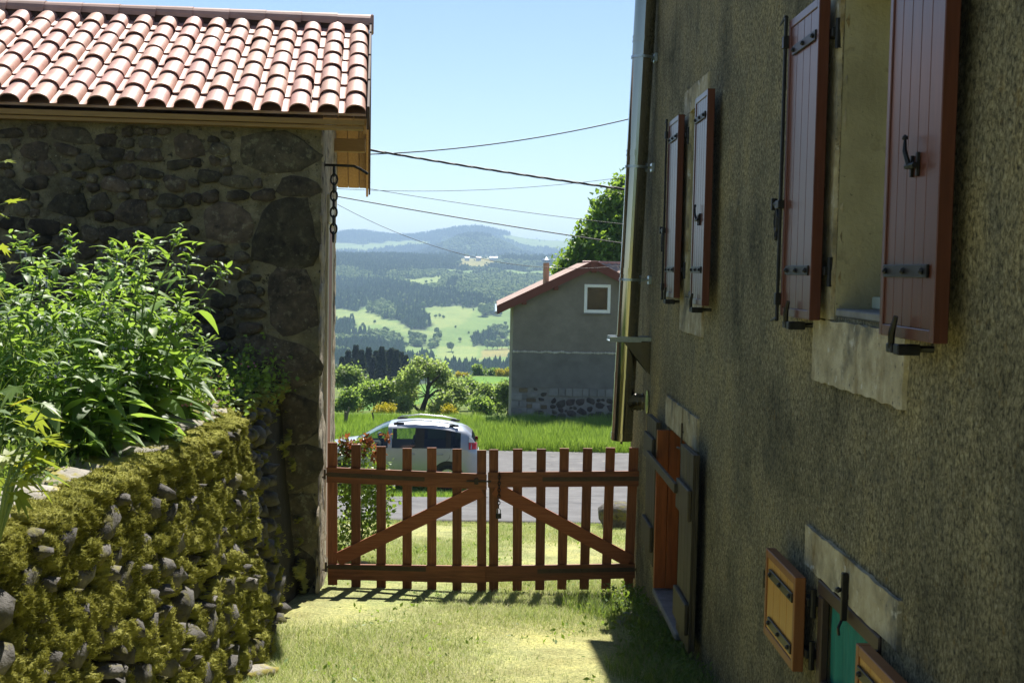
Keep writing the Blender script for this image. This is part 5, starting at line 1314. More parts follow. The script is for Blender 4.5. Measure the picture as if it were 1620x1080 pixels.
# ------------------------------------------------------------------ the grey house across the road
HY = 48.0
fh = empty('grey_house', (3.75, HY, gz(3.75, HY)), 'grey rendered gable house with stone base across the road', 'house')
M['grey_render'] = pmat('grey_render', [(.165, .145, .122), (.205, .182, .155), (.245, .22, .188)], 1.4, detail=9, rough=1, bump=.3, bscale=20, bdist=.02, nrough=.7)
M['grey_cement'] = pmat('smooth_grey_cement', [(.145, .137, .128), (.175, .166, .155), (.205, .195, .182)], 1.8, detail=8, rough=1, bump=.2, bscale=12, bdist=.02)
M['fh_mortar'] = pmat('grey_mortar', [(.19, .18, .165), (.26, .245, .225)], 6, rough=1, bump=.4, bscale=18, bdist=.02)
M['fh_stone'] = pmat('far_basalt', [(.04, .034, .03), (.075, .064, .056), (.10, .08, .066)], 5, rough=.95, bump=.5, bscale=12, bdist=.03, vary=.3, hue=.03)
M['fh_block'] = pmat('pale_block', [(.19, .185, .175), (.26, .25, .235)], 4, rough=1, bump=.3, bscale=15, bdist=.02, vary=.2)
M['fh_ochre'] = pmat('ochre_block', [(.13, .10, .06), (.20, .155, .095)], 4, rough=1, bump=.4, bscale=12, bdist=.03, vary=.3)
M['barge'] = pmat('red_brown_barge', [(.12, .034, .022), (.16, .048, .032)], 3, rough=.7)
M['white_pvc'] = pmat('white_frame', [(.72, .73, .74), (.80, .80, .80)], 3, rough=.5)
fx0, fxr, fx1, ez, rz = .75, 3.78, 7.1, 1.95, 3.40
zb = gz(3.7, HY)-.6
wall = MB().add([(fx0, HY, .12), (fx1, HY, .12), (fx1, HY, ez-.15), (fxr, HY, rz), (fx0, HY, ez)], [(0, 1, 2, 3, 4)])
wall.add([(fx0, HY, zb), (fx0, HY, ez), (fx0, HY+9, ez), (fx0, HY+9, zb)], [(0, 1, 2, 3)]); wall.add([(fx1, HY, zb), (fx1, HY+9, zb), (fx1, HY+9, ez-.15), (fx1, HY, ez-.15)], [(0, 1, 2, 3)])
wall.build('wall', M['grey_render'], fh)
P = []
for k in range(60):                                     # lower cement coat, its top edge ragged and standing proud
    x = fx0-.015+(fx1-fx0+.03)*k/59; P.append([(x, HY-.035, -1.24+.015*math.sin(k*.9)), (x, HY-.035, .10+.03*mnoise.noise(Vector((k*.37, 1, 2)))), (x, HY+.01, .16+.03*mnoise.noise(Vector((k*.37, 1, 2))))])
lo = MB().grid(P, flip=True).build('cement_coat', M['grey_cement'], fh)
ed = MB()
for k in range(90):
    x = fx0+.05+(fx1-fx0-.1)*k/89; z = .13+.03*mnoise.noise(Vector((k*.25, 1, 2))); s = random.Random(k).uniform(.03, .06); hw_sphere(ed, Vector((x, HY-.03, z)), s)
e_ = ed.build('crumbled_edge', M['white_stone'], fh); e_['kind'] = 'stuff'
base = MB().box((fx0-.005, HY-.005, zb), (fx1, HY+.02, -1.22)).build('stone_base', M['fh_mortar'], fh)
FS = stone_meshes(M['fh_stone'], 8, 700, .5, 8); FB = [MB().box((-.5, -.5, -.5), (.5, .5, .5), .06).mesh('block', M['fh_block']), MB().box((-.5, -.5, -.5), (.5, .5, .5), .1).mesh('block', M['fh_ochre'])]
r = random.Random(77); x = 2.15
while x < fx1-.1:
    w = r.uniform(.22, .42); place('block', FB[0], base, Matrix.Translation((x+w/2, HY+.0, -1.40)) @ Matrix.Diagonal((w-.03, .10, .30, 1))); x += w
for k, (x, z, w, h) in enumerate(scatter_rects(r, 2.15, 6.6, -2.62, -1.58, ((.32, .44, .26, .34, 500), (.20, .30, .17, .25, 1800), (.11, .18, .10, .16, 1800)), -.004)):
    place('stone', FS[k % 8], base, Matrix.Translation((x, HY-.0, z)) @ Matrix.Rotation(r.uniform(-.5, .5), 4, 'Y') @ Matrix.Diagonal((w*1.1, .12, h*1.1, 1)))
for k, (x, z, w, h) in enumerate(scatter_rects(r, 1.0, 2.12, -2.6, -1.24, ((.24, .42, .14, .22, 160), (.12, .22, .10, .16, 200)), .02)):
    place('block', FB[1] if r.random() < .35 else FB[0], base, Matrix.Translation((x, HY-.0, z)) @ Matrix.Diagonal((w, .07, h, 1))) if r.random() < .6 else place('stone', FS[k % 8], base, Matrix.Translation((x, HY, z)) @ Matrix.Diagonal((w*1.1, .1, h*1.1, 1)))
for k in range(4):
    w = .40 if k % 2 else .26; place('block', FB[0], base, Matrix.Translation((fx0+w/2-.01, HY+.0, -2.45+k*.28-.0)) @ Matrix.Diagonal((w, .09, .26, 1)))
MB().box((2.88, HY-.045, -.18), (3.20, HY-.02, -.10), .008).build('patch', M['fh_block'], fh)
# window
wn_ = MB(); wx0, wx1, wz0, wz1 = 3.45, 4.46, 1.66, 2.76
for a, b in (((wx0, HY-.03, wz0), (wx0+.12, HY+.05, wz1)), ((wx1-.12, HY-.03, wz0), (wx1, HY+.05, wz1)), ((wx0+.12, HY-.029, wz0), (wx1-.12, HY+.049, wz0+.13)), ((wx0+.12, HY-.029, wz1-.12), (wx1-.12, HY+.049, wz1))): wn_.box(a, b, .012)
w_o = wn_.build('window', M['white_pvc'], fh)
MB().box((wx0+.12, HY-.026, wz0+.13), (wx1-.12, HY-.021, wz1-.12)).build('pane', M['glass'], w_o)
MB().box((wx0+.11, HY-.014, wz0+.12), (wx1-.11, HY-.006, wz1-.11)).build('room', M['dark_room'], w_o)  # dark plate over the solid wall, in place of an unlit interior
MB().box((wx0-.05, HY-.06, wz0-.06), (wx1+.04, HY-.002, wz0-.005), .01).build('sill', M['grey_cement'], w_o)
M['roof_far'] = pmat('faded_roof_tile', [(.22, .15, .125), (.31, .22, .185), (.40, .30, .26)], 3, rough=.9, bump=.6, bscale=10, bdist=.04)
# roof
def roof_slab(mb, pts2, y0, y1, th):
    for (a, b) in zip(pts2[:-1], pts2[1:]):
        mb.add([(x, y, z+dz) for y in (y0, y1) for (x, z) in (a, b) for dz in (0, th)], [(0, 2, 3, 1), (4, 5, 7, 6), (0, 1, 5, 4), (2, 6, 7, 3), (1, 3, 7, 5), (0, 4, 6, 2)])
    return mb
sl = (rz-ez)/(fxr-fx0); exl = .12; ezl = ez - sl*(fx0-exl); sr = (rz-1.80)/(fx1-fxr); exr = 7.7; ezr = rz - sr*(exr-fxr)
rf = roof_slab(MB(), [(exl, ezl+.06), (fxr, rz+.10), (exr, ezr+.06)], HY-.33, HY+9.4, .10).build('roof', M['roof_far'], fh)
for a, b in (((exl, ezl-.10), (fxr, rz-.06)), ((fxr, rz-.06), (exr, ezr-.10))):
    mb = MB(); poly_board(mb, [a, b, (b[0], b[1]+.34), (a[0], a[1]+.34)], HY-.36, HY-.332); mb.build('barge_board', M['barge'], rf)
MB().box((fxr-.14, HY-.40, rz-.16), (fxr+.14, HY-.355, rz+.25), .02).build('ridge_end', M['barge'], rf)
for x in (1.15, 2.35, fxr): 
    z = ez + sl*(x-fx0) if x < fxr else rz; MB().box((x-.09, HY-.33, z-.20), (x+.09, HY+.1, z-.03), .01).build('purlin', M['barge'], rf)
MB().tube([(exl-.03, HY-.36, ezl-.03), (exl-.03, HY+9.4, ezl-.03)], .06, 10).build('gutter', M['galv'], rf)
cm = MB().tube([(2.06, HY+2.2, 2.4), (2.06, HY+2.2, 3.55)], .12, 16).build('chimney', pmat('terracotta_pipe', [(.33, .20, .13), (.42, .27, .18)], 5, rough=.7, metal=.2), rf, smooth=False)
cc = MB().tube([(2.06, HY+2.2, 3.62), (2.06, HY+2.2, 3.66), (2.06, HY+2.2, 3.80)], [.20, .19, .015], 16)
for a in (0, 2.1, 4.2): cc.tube([(2.06+.10*math.cos(a), HY+2.2+.10*math.sin(a), 3.5), (2.06+.10*math.cos(a), HY+2.2+.10*math.sin(a), 3.63)], .012, 5)
cc.build('cowl', M['galv'], cm)
# neighbouring tiled roof that shows above the right slope
nb = empty('tiled_outbuilding', (7.5, HY+7, gz(7.5, HY+7)), 'outbuilding with a ribbed tile roof behind the grey house ridge', 'building')
MB().box((4.6, HY+9.5, gz(7, HY+10)-.5), (13, HY+13, 2.8)).build('wall', M['grey_render'], nb)
nr_ = MB(); n = 90; P = []
for k in range(n+1):
    x = 4.15+9.0*k/n; b = .035*math.sin(k*2.1); P.append([(x, HY+9.3, 2.75+b), (x, HY+10.3, 3.18+b), (x, HY+11.4, 3.66+b)])
nr_.grid(P, flip=True).build('roof', M['roof_far'], nb)
rt_ = MB().tube([(4.15, HY+11.4, 3.66), (13.15, HY+11.4, 3.66)], .08, 10).build('ridge', M['tile'], nb)
# ------------------------------------------------------------------ trees and shrubs in the middle distance
M['bark'] = pmat('bark', [(.045, .036, .028), (.09, .075, .06)], 8, rough=1, bump=.8, bscale=18, bdist=.03, stretch=(4, 4, 1))
def crown_points(g, lobes, n, shell=.55):
    """points spread through lobes (x, y, z, radius), thicker near their outsides, with hollows"""
    out = []; w = np.array([l[3]**2 for l in lobes]); w = w/w.sum()
    which = g.choice(len(lobes), n, p=w); L = np.array(lobes)[which]
    d = g.normal(0, 1, (n, 3)); d /= np.linalg.norm(d, axis=1)[:, None]
    rr = (shell + (1-shell)*g.random(n))**.7
    lump = 1 + .28*np.sin(d[:, 0]*5+which)*np.sin(d[:, 1]*5+1.7*which)*1.2 + .2*np.sin(d[:, 2]*9+which*2.3)
    return L[:, :3] + d*(rr*L[:, 3]*lump)[:, None]*np.array([1, 1, .85]), which
def clumps(g, P, per, spread):
    return (np.repeat(P, per, 0) + g.normal(0, 1, (len(P)*per, 3))*spread)
def make_tree(name, base, lobes, n, size, mat, seed, label, cat, limbs, per=6, spread=.12, group=None, tr=(0, 1), trunk_r=.12):
    g = np.random.default_rng(seed); root = empty(name, base, label, cat, group)
    P, which = crown_points(g, lobes, int(n*.75)//per, .7)
    Q = clumps(g, P, per, spread)
    V, F = leaf_cloud(Q, size, seed, N=np.array([0, 0, -.1]), spread=1.0, aspect=.75)
    tn = np.clip(np.repeat(g.random(len(P)), per)*.6 + g.random(len(Q))*.4, 0, 1)*(tr[1]-tr[0])+tr[0]
    c = np_obj('crown', V, F, mat, root, {'tint': np.repeat(tn, 4)}); c['kind'] = 'stuff'
    mb = MB(); r = random.Random(seed); b = Vector(base)
    for (pts, rad) in limbs: mb.tube([Vector(p) for p in pts], [rad*(1-.75*k/(len(pts)-1)) for k in range(len(pts))], 7)
    for lb in lobes[:14]:
        c_ = Vector(lb[:3]); s = Vector(limbs[0][0][min(len(limbs[0][0])-1, 2)]); mid = s.lerp(c_, .55) + Vector((r.uniform(-.1, .1), r.uniform(-.1, .1), .15*lb[3])); mb.tube([s, mid, c_], [trunk_r*.2, trunk_r*.15, trunk_r*.06], 5)
    mb.build('trunk', M['bark'], root, smooth=True); return root
M['apple_leaf'] = leafmat('apple_leaf', [(.15, .20, .07), (.24, .30, .12), (.37, .42, .21), (.54, .56, .37)], .62, .5, .3)
M['lime_leaf'] = leafmat('lime_leaf', [(.045, .105, .02), (.08, .165, .032), (.15, .26, .055), (.24, .35, .10)], .52, .45, .35)
M['bush_leaf'] = leafmat('bush_leaf', [(.10, .17, .05), (.155, .24, .075), (.22, .31, .11), (.30, .37, .16)], .62, .5, .3)
M['grey_bush_leaf'] = leafmat('grey_bush_leaf', [(.10, .145, .065), (.155, .21, .095), (.22, .275, .135), (.30, .345, .20)], .62, .55, .3)
M['broom'] = leafmat('broom_flower', [(.30, .27, .03), (.52, .44, .02), (.66, .57, .03)], .3, .6, .2, tcol=(.55, .48, .02))
M['spruce'] = leafmat('spruce_needles', [(.010, .022, .012), (.018, .034, .018), (.03, .05, .024)], .06, .8, .1)
def LB(px, py, Y, rp):                                  # a lobe seen at a photograph pixel; radius in pixels
    p = at(px, py, Y); return (p.x, Y, p.z, rp/1985*Y)
r = random.Random(4)
# apple-like tree with an open crown
Y = 84.0; b = at(662, 664, Y); bz = gz(b.x, Y)
lob = [LB(px, py, Y+dy, q) for px, py, q, dy in ((672, 580, 17, 0), (690, 585, 16, 1), (655, 592, 14, -1), (700, 600, 15, 1), (720, 615, 15, 0), (732, 628, 10, 0), (706, 632, 14, -1), (690, 645, 13, 1), (640, 606, 15, 0), (625, 620, 14, 1), (618, 638, 10, 0), (636, 640, 13, -1), (650, 622, 12, 1), (716, 646, 9, 0), (610, 612, 8, 0), (660, 575, 10, 0))]
T = lambda px, py, dy=0: tuple(at(px, py, Y+dy))
make_tree('apple_tree', (b.x, Y, bz), lob, 15000, .20, M['apple_leaf'], 1, 'open-crowned pale green tree with dark trunk behind the car', 'tree',
          [(((b.x, Y, bz-.3), T(668, 648), T(676, 625), T(678, 605), T(676, 585)), .24), ((T(673, 632), T(690, 618), T(712, 612)), .12), ((T(664, 650), T(652, 640), T(636, 628)), .12), ((T(677, 612), T(690, 598), T(698, 590)), .10)], 6, .14, trunk_r=.16)
# big lime tree behind the grey house
Y = 62.0; bx = 8.2; bz = gz(bx, Y)
lob = [LB(px, py, Y+dy, q) for px, py, q, dy in ((985, 340, 34, 0), (958, 350, 22, 1), (940, 372, 20, 0), (962, 385, 28, -1), (925, 398, 18, 0), (905, 415, 15, 1), (895, 432, 14, 0), (930, 425, 22, 0), (960, 420, 25, 0), (975, 310, 16, 0), (985, 300, 14, 1), (1005, 360, 40, 0), (1010, 410, 42, 0), (888, 420, 9, 0), (935, 345, 8, 0), (951, 322, 9, 0), (918, 375, 9, 0), (1045, 350, 50, 0), (1050, 420, 50, 0), (1010, 300, 30, 1), (900, 402, 8, 0))]
make_tree('lime_tree', (bx, Y, bz), lob, 30000, .26, M['lime_leaf'], 2, 'dense dark green tree rising behind the grey house', 'tree', [(((bx, Y, bz-.3), (bx, Y, bz+2.5), (bx-.1, Y, bz+5), (bx-.2, Y, bz+8)), .35)], 7, .20, trunk_r=.3)
# spruces in a dark row
def spruce_mesh(seed):
    g = np.random.default_rng(seed); Vs = []; Fs = []; Ts = []; b = 0
    n = 3000; t = g.random(n)**1.15; z = .05 + .95*t; rad = (.20*(1-t)**.85 + .008)*g.uniform(.25, 1.05, n); a = g.uniform(0, 6.28, n)
    lay = np.floor(z*22)/22; rad = rad*(.72 + .38*((z*22) % 1.0 < .5))
    P = np.stack([rad*np.cos(a), rad*np.sin(a), z - rad*.25], -1); N = np.stack([np.cos(a), np.sin(a), 0*a-.45], -1)
    V, F = leaf_cloud(P, .035, seed, N=N*2.2, spread=.5, aspect=.75)
    tr = MB().tube([(0, 0, -.02), (0, 0, .95)], [.015, .003], 6)
    return V, F, np.repeat(g.random(n), 4), tr
SPM = []
for s in range(4):
    V, F, t, tr = spruce_mesh(90+s); SPM.append((np_mesh('crown', V, F, M['spruce'], {'tint': t}), tr.mesh('trunk', M['bark'])))
SPX = [(541, 572), (551, 563), (563, 556), (572, 562), (583, 559), (595, 564), (604, 558), (612, 563), (619, 560), (627, 562), (635, 566), (642, 570), (558, 575), (590, 572)]
SPL = ['half hidden by the barn edge', 'second from the barn', 'tallest of the dark row', 'fourth from the barn', 'fifth from the barn', 'in the middle of the row', 'right of the row middle', 'in the dense right part of the row', 'fourth from the right end of the row', 'third from the right end of the row', 'second from the right end of the row', 'last on the right by the apple tree', 'shorter, in front near the barn', 'shorter, in front of the row middle']
for i, ((px, py), lb) in enumerate(zip(SPX, SPL)):
    Y = 255 + (i*37 % 22) - (12 if i > 11 else 0); p = at(px, py, Y); z0 = gz(p.x, Y); h = (p.z - z0)*1.10
    root = empty('spruce_tree', (p.x, Y, z0), 'dark spruce tree ' + lb, 'tree', 'dark spruces beyond the meadow')
    mw = Matrix.Translation((p.x, Y, z0)) @ Matrix.Rotation(i*1.1, 4, 'Z') @ Matrix.Diagonal((h*.85, h*.85, h, 1))
    c = place('crown', SPM[i % 4][0], root, mw); c['kind'] = 'stuff'; place('trunk', SPM[i % 4][1], root, mw)
# bushes
def bush(px, py, Y, wpx, hpx, mat, seed, label, n=4500, size=.17, group='bushes beyond the fence', name='bush', nl=9):
    r = random.Random(seed); p = at(px, py, Y); z0 = gz(p.x, Y); k = Y/1985; lob = []
    h = hpx*k; w = wpx*k
    for q in range(nl):
        a = r.uniform(-1, 1); zz = r.uniform(.25, .78); lob.append((p.x + a*w*.36*(1.1-zz*.5), Y + r.uniform(-.3, .3)*w*.5, max(z0+.1, p.z) + zz*h, r.uniform(.17, .27)*min(w, h*1.3)))
    zl = min(l[2]-l[3] for l in lob)
    return make_tree(name, (p.x, Y, z0), lob, n, size, mat, seed, label, 'bush', [(((p.x, Y, z0-.2), (p.x+.05, Y, z0+.3*h), (p.x-.05, Y, z0+.6*h)), .08)], 6, .16, group, trunk_r=.07)
BU = [(556, 662, 100, 60, 80, 'grey_bush_leaf', 'rounded grey-green bush beside the barn edge', 6500, .22), (590, 668, 84, 62, 52, 'bush_leaf', 'light green bush between the barn and the apple tree', 6000, .19), (545, 672, 76, 40, 40, 'bush_leaf', 'low light bush behind the leaning fence posts', 3500, .17),
      (745, 662, 92, 44, 50, 'bush_leaf', 'pale bush right of the apple tree', 4500, .2), (775, 662, 82, 50, 52, 'grey_bush_leaf', 'dark-cored round bush before the grey house', 5500, .19), (803, 662, 80, 44, 58, 'grey_bush_leaf', 'leafy bush touching the grey house corner', 5500, .19), (760, 666, 78, 40, 28, 'bush_leaf', 'low yellow-green bush behind the fence', 3000, .17),
      (635, 664, 96, 50, 50, 'bush_leaf', 'bush behind the left side of the apple tree', 4000, .2), (830, 655, 86, 60, 60, 'bush_leaf', 'bush mostly hidden behind the grey house', 3500, .2)]
for i, (px, py, Y, w, h, mt, lab, n, sz) in enumerate(BU): bush(px, py, Y, w, h, M[mt], 300+i, lab, n, sz)
for i, (px, py, Y, w, h, lab, n) in enumerate(((710, 662, 74, 14, 9, 'bright yellow broom tuft left of the fence post', 900), (602, 660, 78, 14, 9, 'yellow broom tuft under the light green bush', 900), (617, 660, 79, 16, 12, 'yellow broom tuft below the apple tree', 700),
      (797, 606, 214, 30, 11, 'yellow broom patch at the top corner of the green field', 1600), (728, 603, 216, 40, 7, 'thin line of yellow broom along the green field top', 1500), (566, 648, 84, 14, 10, 'small yellow broom beside the grey-green bush', 500))):
    bush(px, py, Y, w, h, M['broom'], 340+i, lab, n, .13*max(1, Y/110), 'yellow broom shrubs', 'broom_bush', 7)
for i, (px, py, Y, w, h, lab) in enumerate(((757, 604, 222, 24, 18, 'small round tree on the far edge of the green field'), (779, 604, 224, 26, 16, 'dark round bush on the far edge of the green field'), (805, 604, 226, 22, 22, 'young tree on the field edge by the grey house'), (735, 604, 228, 20, 12, 'low bush on the far edge of the green field, leftmost'))):
    bush(px, py, Y, w, h, M['lime_leaf' if i == 1 else 'bush_leaf'], 360+i, lab, 2200, .4, 'bushes along the field edge')
# garden trees behind the viewpoint: what the shiny flue and the panes look back at
gt = [LBl for LBl in ((0, 0, 3.0, 1.7), (1.1, .2, 2.5, 1.3), (-1.1, 0, 2.4, 1.3), (.2, .6, 4.0, 1.2), (-.5, -.3, 1.6, 1.3), (.7, 0, 1.4, 1.2))]
gg = np.random.default_rng(70); GP, _ = crown_points(gg, gt, 700); GQ = clumps(gg, GP, 6, .2); GV, GF = leaf_cloud(GQ, .22, 71, aspect=.75)
GME = np_mesh('crown', GV, GF, M['lime_leaf'], {'tint': np.repeat(gg.random(len(GQ)), 4)}); GTM = MB().tube([(0, 0, -.2), (0, 0, 1.5), (.1, 0, 3.2)], [.16, .13, .05], 8).mesh('trunk', M['bark'])
for i, (x, y, lab) in enumerate(((-9.5, -13, 'garden tree behind the viewpoint, on the terrace side'), (-4.0, -17, 'garden tree straight behind the viewpoint'), (1.5, -15, 'garden tree behind the viewpoint, on the house side'))):
    root = empty('garden_tree', (x, y, gz(x, y)), lab, 'tree', 'garden trees behind the viewpoint'); mw = Matrix.Translation((x, y, gz(x, y))) @ Matrix.Rotation(i*2.0, 4, 'Z') @ Matrix.Scale(1.15, 4)
    c = place('crown', GME, root, mw); c['kind'] = 'stuff'; place('trunk', GTM, root, mw)
# rose bush behind the left gate leaf
M['rose_leaf'] = leafmat('rose_leaf', [(.035, .075, .018), (.07, .14, .028), (.14, .22, .04), (.20, .26, .05)], .42, .4, .4)
M['rose_new'] = leafmat('rose_new_leaf', [(.16, .045, .022), (.24, .10, .03), (.28, .18, .05)], .4, .4, .4, tcol=(.4, .12, .03))
Y = 14.9; b = at(566, 880, Y); bz = gz(b.x, Y)
lob = [LB(px, py, Y+dy, q) for px, py, q, dy in ((556, 830, 26, 0), (585, 815, 28, .2), (560, 780, 28, -.1), (590, 770, 26, .1), (605, 800, 20, .2), (556, 730, 22, 0), (575, 710, 14, .1), (548, 705, 12, 0), (598, 740, 14, .2), (606, 770, 14, 0), (550, 860, 20, 0), (585, 850, 18, 0))]
rb = make_tree('rose_bush', (b.x, Y, bz), lob, 3600, .055, M['rose_leaf'], 8, 'rose bush with reddish young leaves behind the left gate leaf', 'bush', [(((b.x, Y, bz-.05), (b.x+.05, Y, bz+.4), (b.x-.05, Y, bz+.9)), .02)], 4, .04, trunk_r=.02)
g = np.random.default_rng(9); P, _ = crown_points(g, [LB(px, py, Y, q) for px, py, q in ((548, 700, 12), (560, 715, 16), (580, 700, 12), (595, 720, 10), (612, 690, 6))], 420)
V, F = leaf_cloud(P, .06, 10, aspect=.6); o = np_obj('young_leaves', V, F, M['rose_new'], rb, {'tint': np.repeat(g.random(420), 4)}); o['kind'] = 'stuff'

# ------------------------------------------------------------------ fence posts, boulder, poles and cables
M['post_wood'] = pmat('weathered_post', [(.09, .075, .055), (.16, .135, .10)], 6, rough=1, bump=.6, bscale=20, bdist=.02, stretch=(4, 4, 1), vary=.2)
for i, (px, top, bot, Y, lean, w, lab) in enumerate(((547, 651, 678, 46.5, .0, .065, 'thick weathered fence post nearest the barn'), (552, 644, 680, 46.2, -.16, .035, 'thin fence post leaning left near the barn'), (589, 652, 676, 47, .18, .03, 'thin leaning fence post left of the car roof'),
      (735, 655, 670, 49.0, 0, .085, 'stout fence post above the car tail'), (768, 660, 672, 48.6, 0, .07, 'short fence post right of the car'), (788, 657, 672, 48.4, .03, .06, 'fence post second from the grey house'), (803, 655, 673, 48.2, .0, .06, 'fence post closest to the grey house'), (559, 650, 668, 50, .0, .02, 'thin stake behind the leaning post'), (620, 652, 668, 52, .02, .02, 'thin stake behind the car windscreen'))):
    t = at(px, top, Y); z0 = gz(t.x, Y)-.15; h = t.z-z0
    o = MB().tube([(t.x+lean*h, Y, z0), (t.x+lean*h*.5, Y, z0+h*.5), (t.x, Y, t.z-.02), (t.x, Y, t.z)], [w, w*.97, w*.93, w*.8], 8).build('fence_post', M['post_wood']); tag(o, lab, 'post', 'meadow fence posts')
# low stone block beyond the gate
bs = lump_mesh(91, M['rw_stone'], 'stone_block'); p = at(974, 805, 21.0)
o = place('stone_block', bs, None, Matrix.Translation((p.x, 20.2, gz(p.x, 20.2)+.14)) @ Matrix.Diagonal((.78, .45, .52, 1))); tag(o, 'low rounded stone block beside the road behind the right gate leaf', 'boulder')
for i, (px, py, Y, s, lab) in enumerate(((985, 945, None, .20, 'flat stone in the grass at the foot of the house corner'), (1000, 985, None, .26, 'flat grey stone half in shadow near the house wall'), (545, 872, 15.0, .16, 'small stone under the rose bush, beside the barn'), (575, 868, 14.6, .14, 'round stone at the foot of the rose bush'), (408, 1066, None, .18, 'pale stone at the foot of the mossy wall'))):
    d = ray(px, py); tt = (.115*12.6 - CAM[2])/(d[2]+.115*d[1]) if Y is None else Y/d[1]; q = CAM + d*tt
    if Y: q = np.array([at(px, py, Y).x, Y, 0])
    o = place('stone', lump_mesh(120+i, M['cap_stone'], 'stone'), None, Matrix.Translation((q[0], q[1], gz(q[0], q[1])+.01)) @ Matrix.Rotation(i, 4, 'Z') @ Matrix.Diagonal((s*1.6, s*1.2, s*.55, 1))); tag(o, lab, 'stone')
# cables: each hangs between a pole hidden behind the barn and one hidden behind the house
CY_ = 30.0
lp = empty('utility_pole', (-9.5, CY_, gz(-9.5, CY_)), 'wooden utility pole standing out of sight behind the barn', 'pole', 'utility poles'); rp = empty('utility_pole', (9.5, CY_, gz(9.5, CY_)), 'wooden utility pole standing out of sight behind the right house', 'pole', 'utility poles')
for q, x in ((lp, -9.5), (rp, 9.5)):
    MB().tube([(x, CY_, gz(x, CY_)-.5), (x, CY_, 9.0)], [.14, .09], 12).build('shaft', M['post_wood'], q); MB().box((x-.05, CY_-.7, 8.0), (x+.05, CY_+.7, 8.12), .01).build('crossarm', M['post_wood'], q)
M['cable'] = pmat('black_cable', [(.012, .012, .013), (.02, .02, .022)], 10, rough=.6)
def cable(pts, r_, label, twist=False):
    px = [p[0] for p in pts]; xs_ = [at(*p, CY_) for p in pts]
    A = np.array([[v.x, v.z] for v in xs_]); c = np.polyfit(A[:, 0], A[:, 1], 2 if len(pts) > 2 else 1)
    xx = np.linspace(-9.42, 9.42, 60); path = [Vector((x, CY_, float(np.polyval(c, x)))) for x in xx]
    mb = MB()
    if twist:
        xx = np.linspace(-9.42, 9.42, 360)
        for ph in (0, 2.09, 4.19): mb.tube([Vector((x, CY_+r_*math.cos(x*5+ph), float(np.polyval(c, x))+r_*math.sin(x*5+ph))) for x in xx], r_*.9, 5)
    else: mb.tube(path, r_, 6)
    tag(mb.build('overhead_cable', M['cable'], None, True), label, 'cable', 'overhead cables against the sky')
cable([(583, 244), (669, 240), (821, 222), (989, 190)], .014, 'topmost cable, rising to the right across the sky')
cable([(583, 237), (777, 269), (984, 299)], .016, 'thickest twisted cable, sloping down to the right', True)
cable([(545, 299), (640, 303), (760, 300), (984, 281)], .006, 'thin nearly level cable below the thick twisted one')
cable([(545, 292), (760, 326), (920, 347)], .007, 'thin cable sloping down just under the level one')
cable([(540, 312), (760, 350), (912, 374)], .013, 'dark cable sloping down towards the green tree, above the hilltop')
cable([(540, 327), (640, 372), (735, 404), (830, 420)], .006, 'thinnest cable crossing the hill outline')

# ------------------------------------------------------------------ grass
M['lawn'] = leafmat('lawn_blades', [(.20, .28, .08), (.37, .40, .16), (.55, .52, .29), (.66, .62, .42)], .3, .7, .15)
g = np.random.default_rng(44)
def scatter_blades(name, n, xr, yr, hh, ww, lean, seed, mat, label, tf, seg=2, keep=None):
    g = np.random.default_rng(seed); y = g.uniform(*yr, n)
    if callable(xr): a, b = xr(y); x = a + (b-a)*g.random(n)
    else: x = g.uniform(*xr, n)
    if keep is not None: k = keep(x, y, g); x, y = x[k], y[k]
    n = len(x); z = ground_z(x, y); nz = .5 + .5*(np.sin(x*2.1+y*.7)*np.sin(y*1.7-x*.4+1) )
    h = g.uniform(*hh, n)*(.7+.6*nz)
    V, F, nv = blades(np.stack([x, y, z-.01], -1), h, g.uniform(*ww, n), lean, seed+1, seg, .1)
    t = np.clip(tf(x, y, nz, g), 0, 1)
    return tag(np_obj(name, V, F, mat, None, {'tint': np.repeat(t, nv)}), label, 'grass', kind='stuff')
def patchy(x, y): return np.sin(x*3.1+np.sin(y*2)*1.3)*np.sin(y*2.3+np.sin(x*1.7)) + .6*np.sin(x*7.3+y*3.1)*np.sin(y*6.1-x)
scatter_blades('lawn_grass', 230000, lambda y: (np.where(y < 12.6, -1.78, -2.3-(y-12.6)*.25), np.where(y < 13.4, 1.5, 1.6+(y-13.4)*.35)), (7.4, 20.7), (.022, .055), (.004, .008), 1.1, 45, M['lawn'], 'short dry lawn between the wall, the gate and the road',
               lambda x, y, nz, g: .44 - .11*patchy(x, y) + g.normal(0, .24, len(x)) - .12*(y > 12.6), 1)
scatter_blades('lawn_tufts', 9000, lambda y: (np.where(y < 12.6, -1.7, -2.3-(y-12.6)*.25), np.where(y < 13.4, 1.5, 1.6+(y-13.4)*.35)), (7.6, 20.5), (.05, .10), (.004, .007), .8, 53, M['lawn'], 'taller green tufts scattered through the lawn',
               lambda x, y, nz, g: .15 + g.normal(0, .2, len(x)), 2, keep=lambda x, y, g: (patchy(x*1.7+1, y*1.5+2) > .25) | (g.random(len(x)) < .15))
n = 5000; x = g.uniform(-1.6, 1.5, n); y = g.uniform(7.6, 20, n); k = patchy(x*1.3+4, y*1.1) > .35; x, y = x[k], y[k]
V, F = leaf_cloud(np.stack([x, y, ground_z(x, y)+.012], -1), .045, 46, N=np.array([0, 0, .25]), aspect=.5)
tag(np_obj('lawn_weeds', V, F, M['cover_leaf'], None, {'tint': np.repeat(g.random(len(x))*.8, 4)}), 'flat green weeds dotted through the dry lawn', 'weeds', kind='stuff')
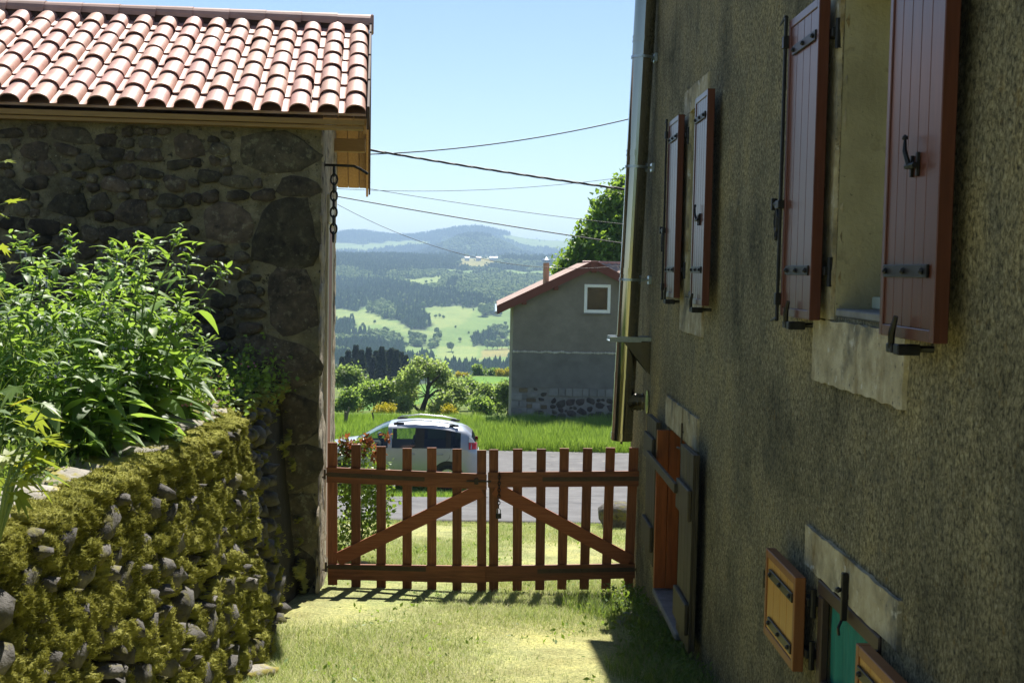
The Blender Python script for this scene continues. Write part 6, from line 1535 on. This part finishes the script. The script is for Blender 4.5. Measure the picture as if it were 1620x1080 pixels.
M['wall_grass'] = leafmat('wall_foot_grass', [(.05, .10, .025), (.09, .15, .04), (.16, .20, .07), (.28, .28, .14)], .4, .6, .2)
scatter_blades('wall_foot_grass', 5200, lambda y: (1.02+.25*np.sin(y*2)-(y-10)*.05, 1.49+0*y), (7.8, 12.4), (.06, .20), (.004, .008), .8, 47, M['wall_grass'], 'longer grass and weeds in the shade along the house wall', lambda x, y, nz, g: g.random(len(x)), 3)
n = 1500; y = g.uniform(7.9, 12.3, n); x = 1.48 - np.abs(g.normal(0, .2, n)); V, F = leaf_cloud(np.stack([x, y, ground_z(x, y)+g.random(n)*.16], -1), .05, 48, N=np.array([-.2, 0, .4]), aspect=.45)
tag(np_obj('wall_foot_weeds', V, F, M['wall_grass'], None, {'tint': np.repeat(g.random(n)*.7, 4)}), 'leafy weeds crowding the foot of the house wall', 'weeds', kind='stuff')
M['meadow'] = leafmat('meadow_blades', [(.09, .175, .03), (.14, .25, .045), (.21, .32, .07), (.33, .40, .15)], .45, .6, .2)
scatter_blades('roadside_meadow', 70000, lambda y: (-.6+0*y-.25*(y-38), 6.5+.25*(y-38)), (38.0, 48.0), (.22, .55), (.010, .022), .45, 49, M['meadow'], 'lush tall grass on the bank before the grey house', lambda x, y, nz, g: .45+.3*(nz-.5)+g.normal(0, .22, len(x)), 2)
scatter_blades('left_meadow', 38000, lambda y: (-7.0-.1*(y-32), -.2-.25*np.clip(y-38, 0, 9)+0*y), (33.2, 52.0), (.10, .34), (.010, .02), .5, 50, M['meadow'], 'grassy meadow behind the parked car', lambda x, y, nz, g: .35+.3*(nz-.5)+g.normal(0, .2, len(x)), 2)
scatter_blades('right_meadow', 9000, (6, 16), (39, 47), (.2, .5), (.010, .022), .45, 54, M['meadow'], 'tall grass continuing right of the grey house front', lambda x, y, nz, g: .4+g.normal(0, .22, len(x)), 2)
scatter_blades('verge_grass', 16000, (-7, -.25), (26.3, 33.4), (.04, .14), (.008, .016), .7, 51, M['meadow'], 'grass verge that the car is parked on', lambda x, y, nz, g: .4+.4*(nz-.5)+g.normal(0, .2, len(x)), 2)
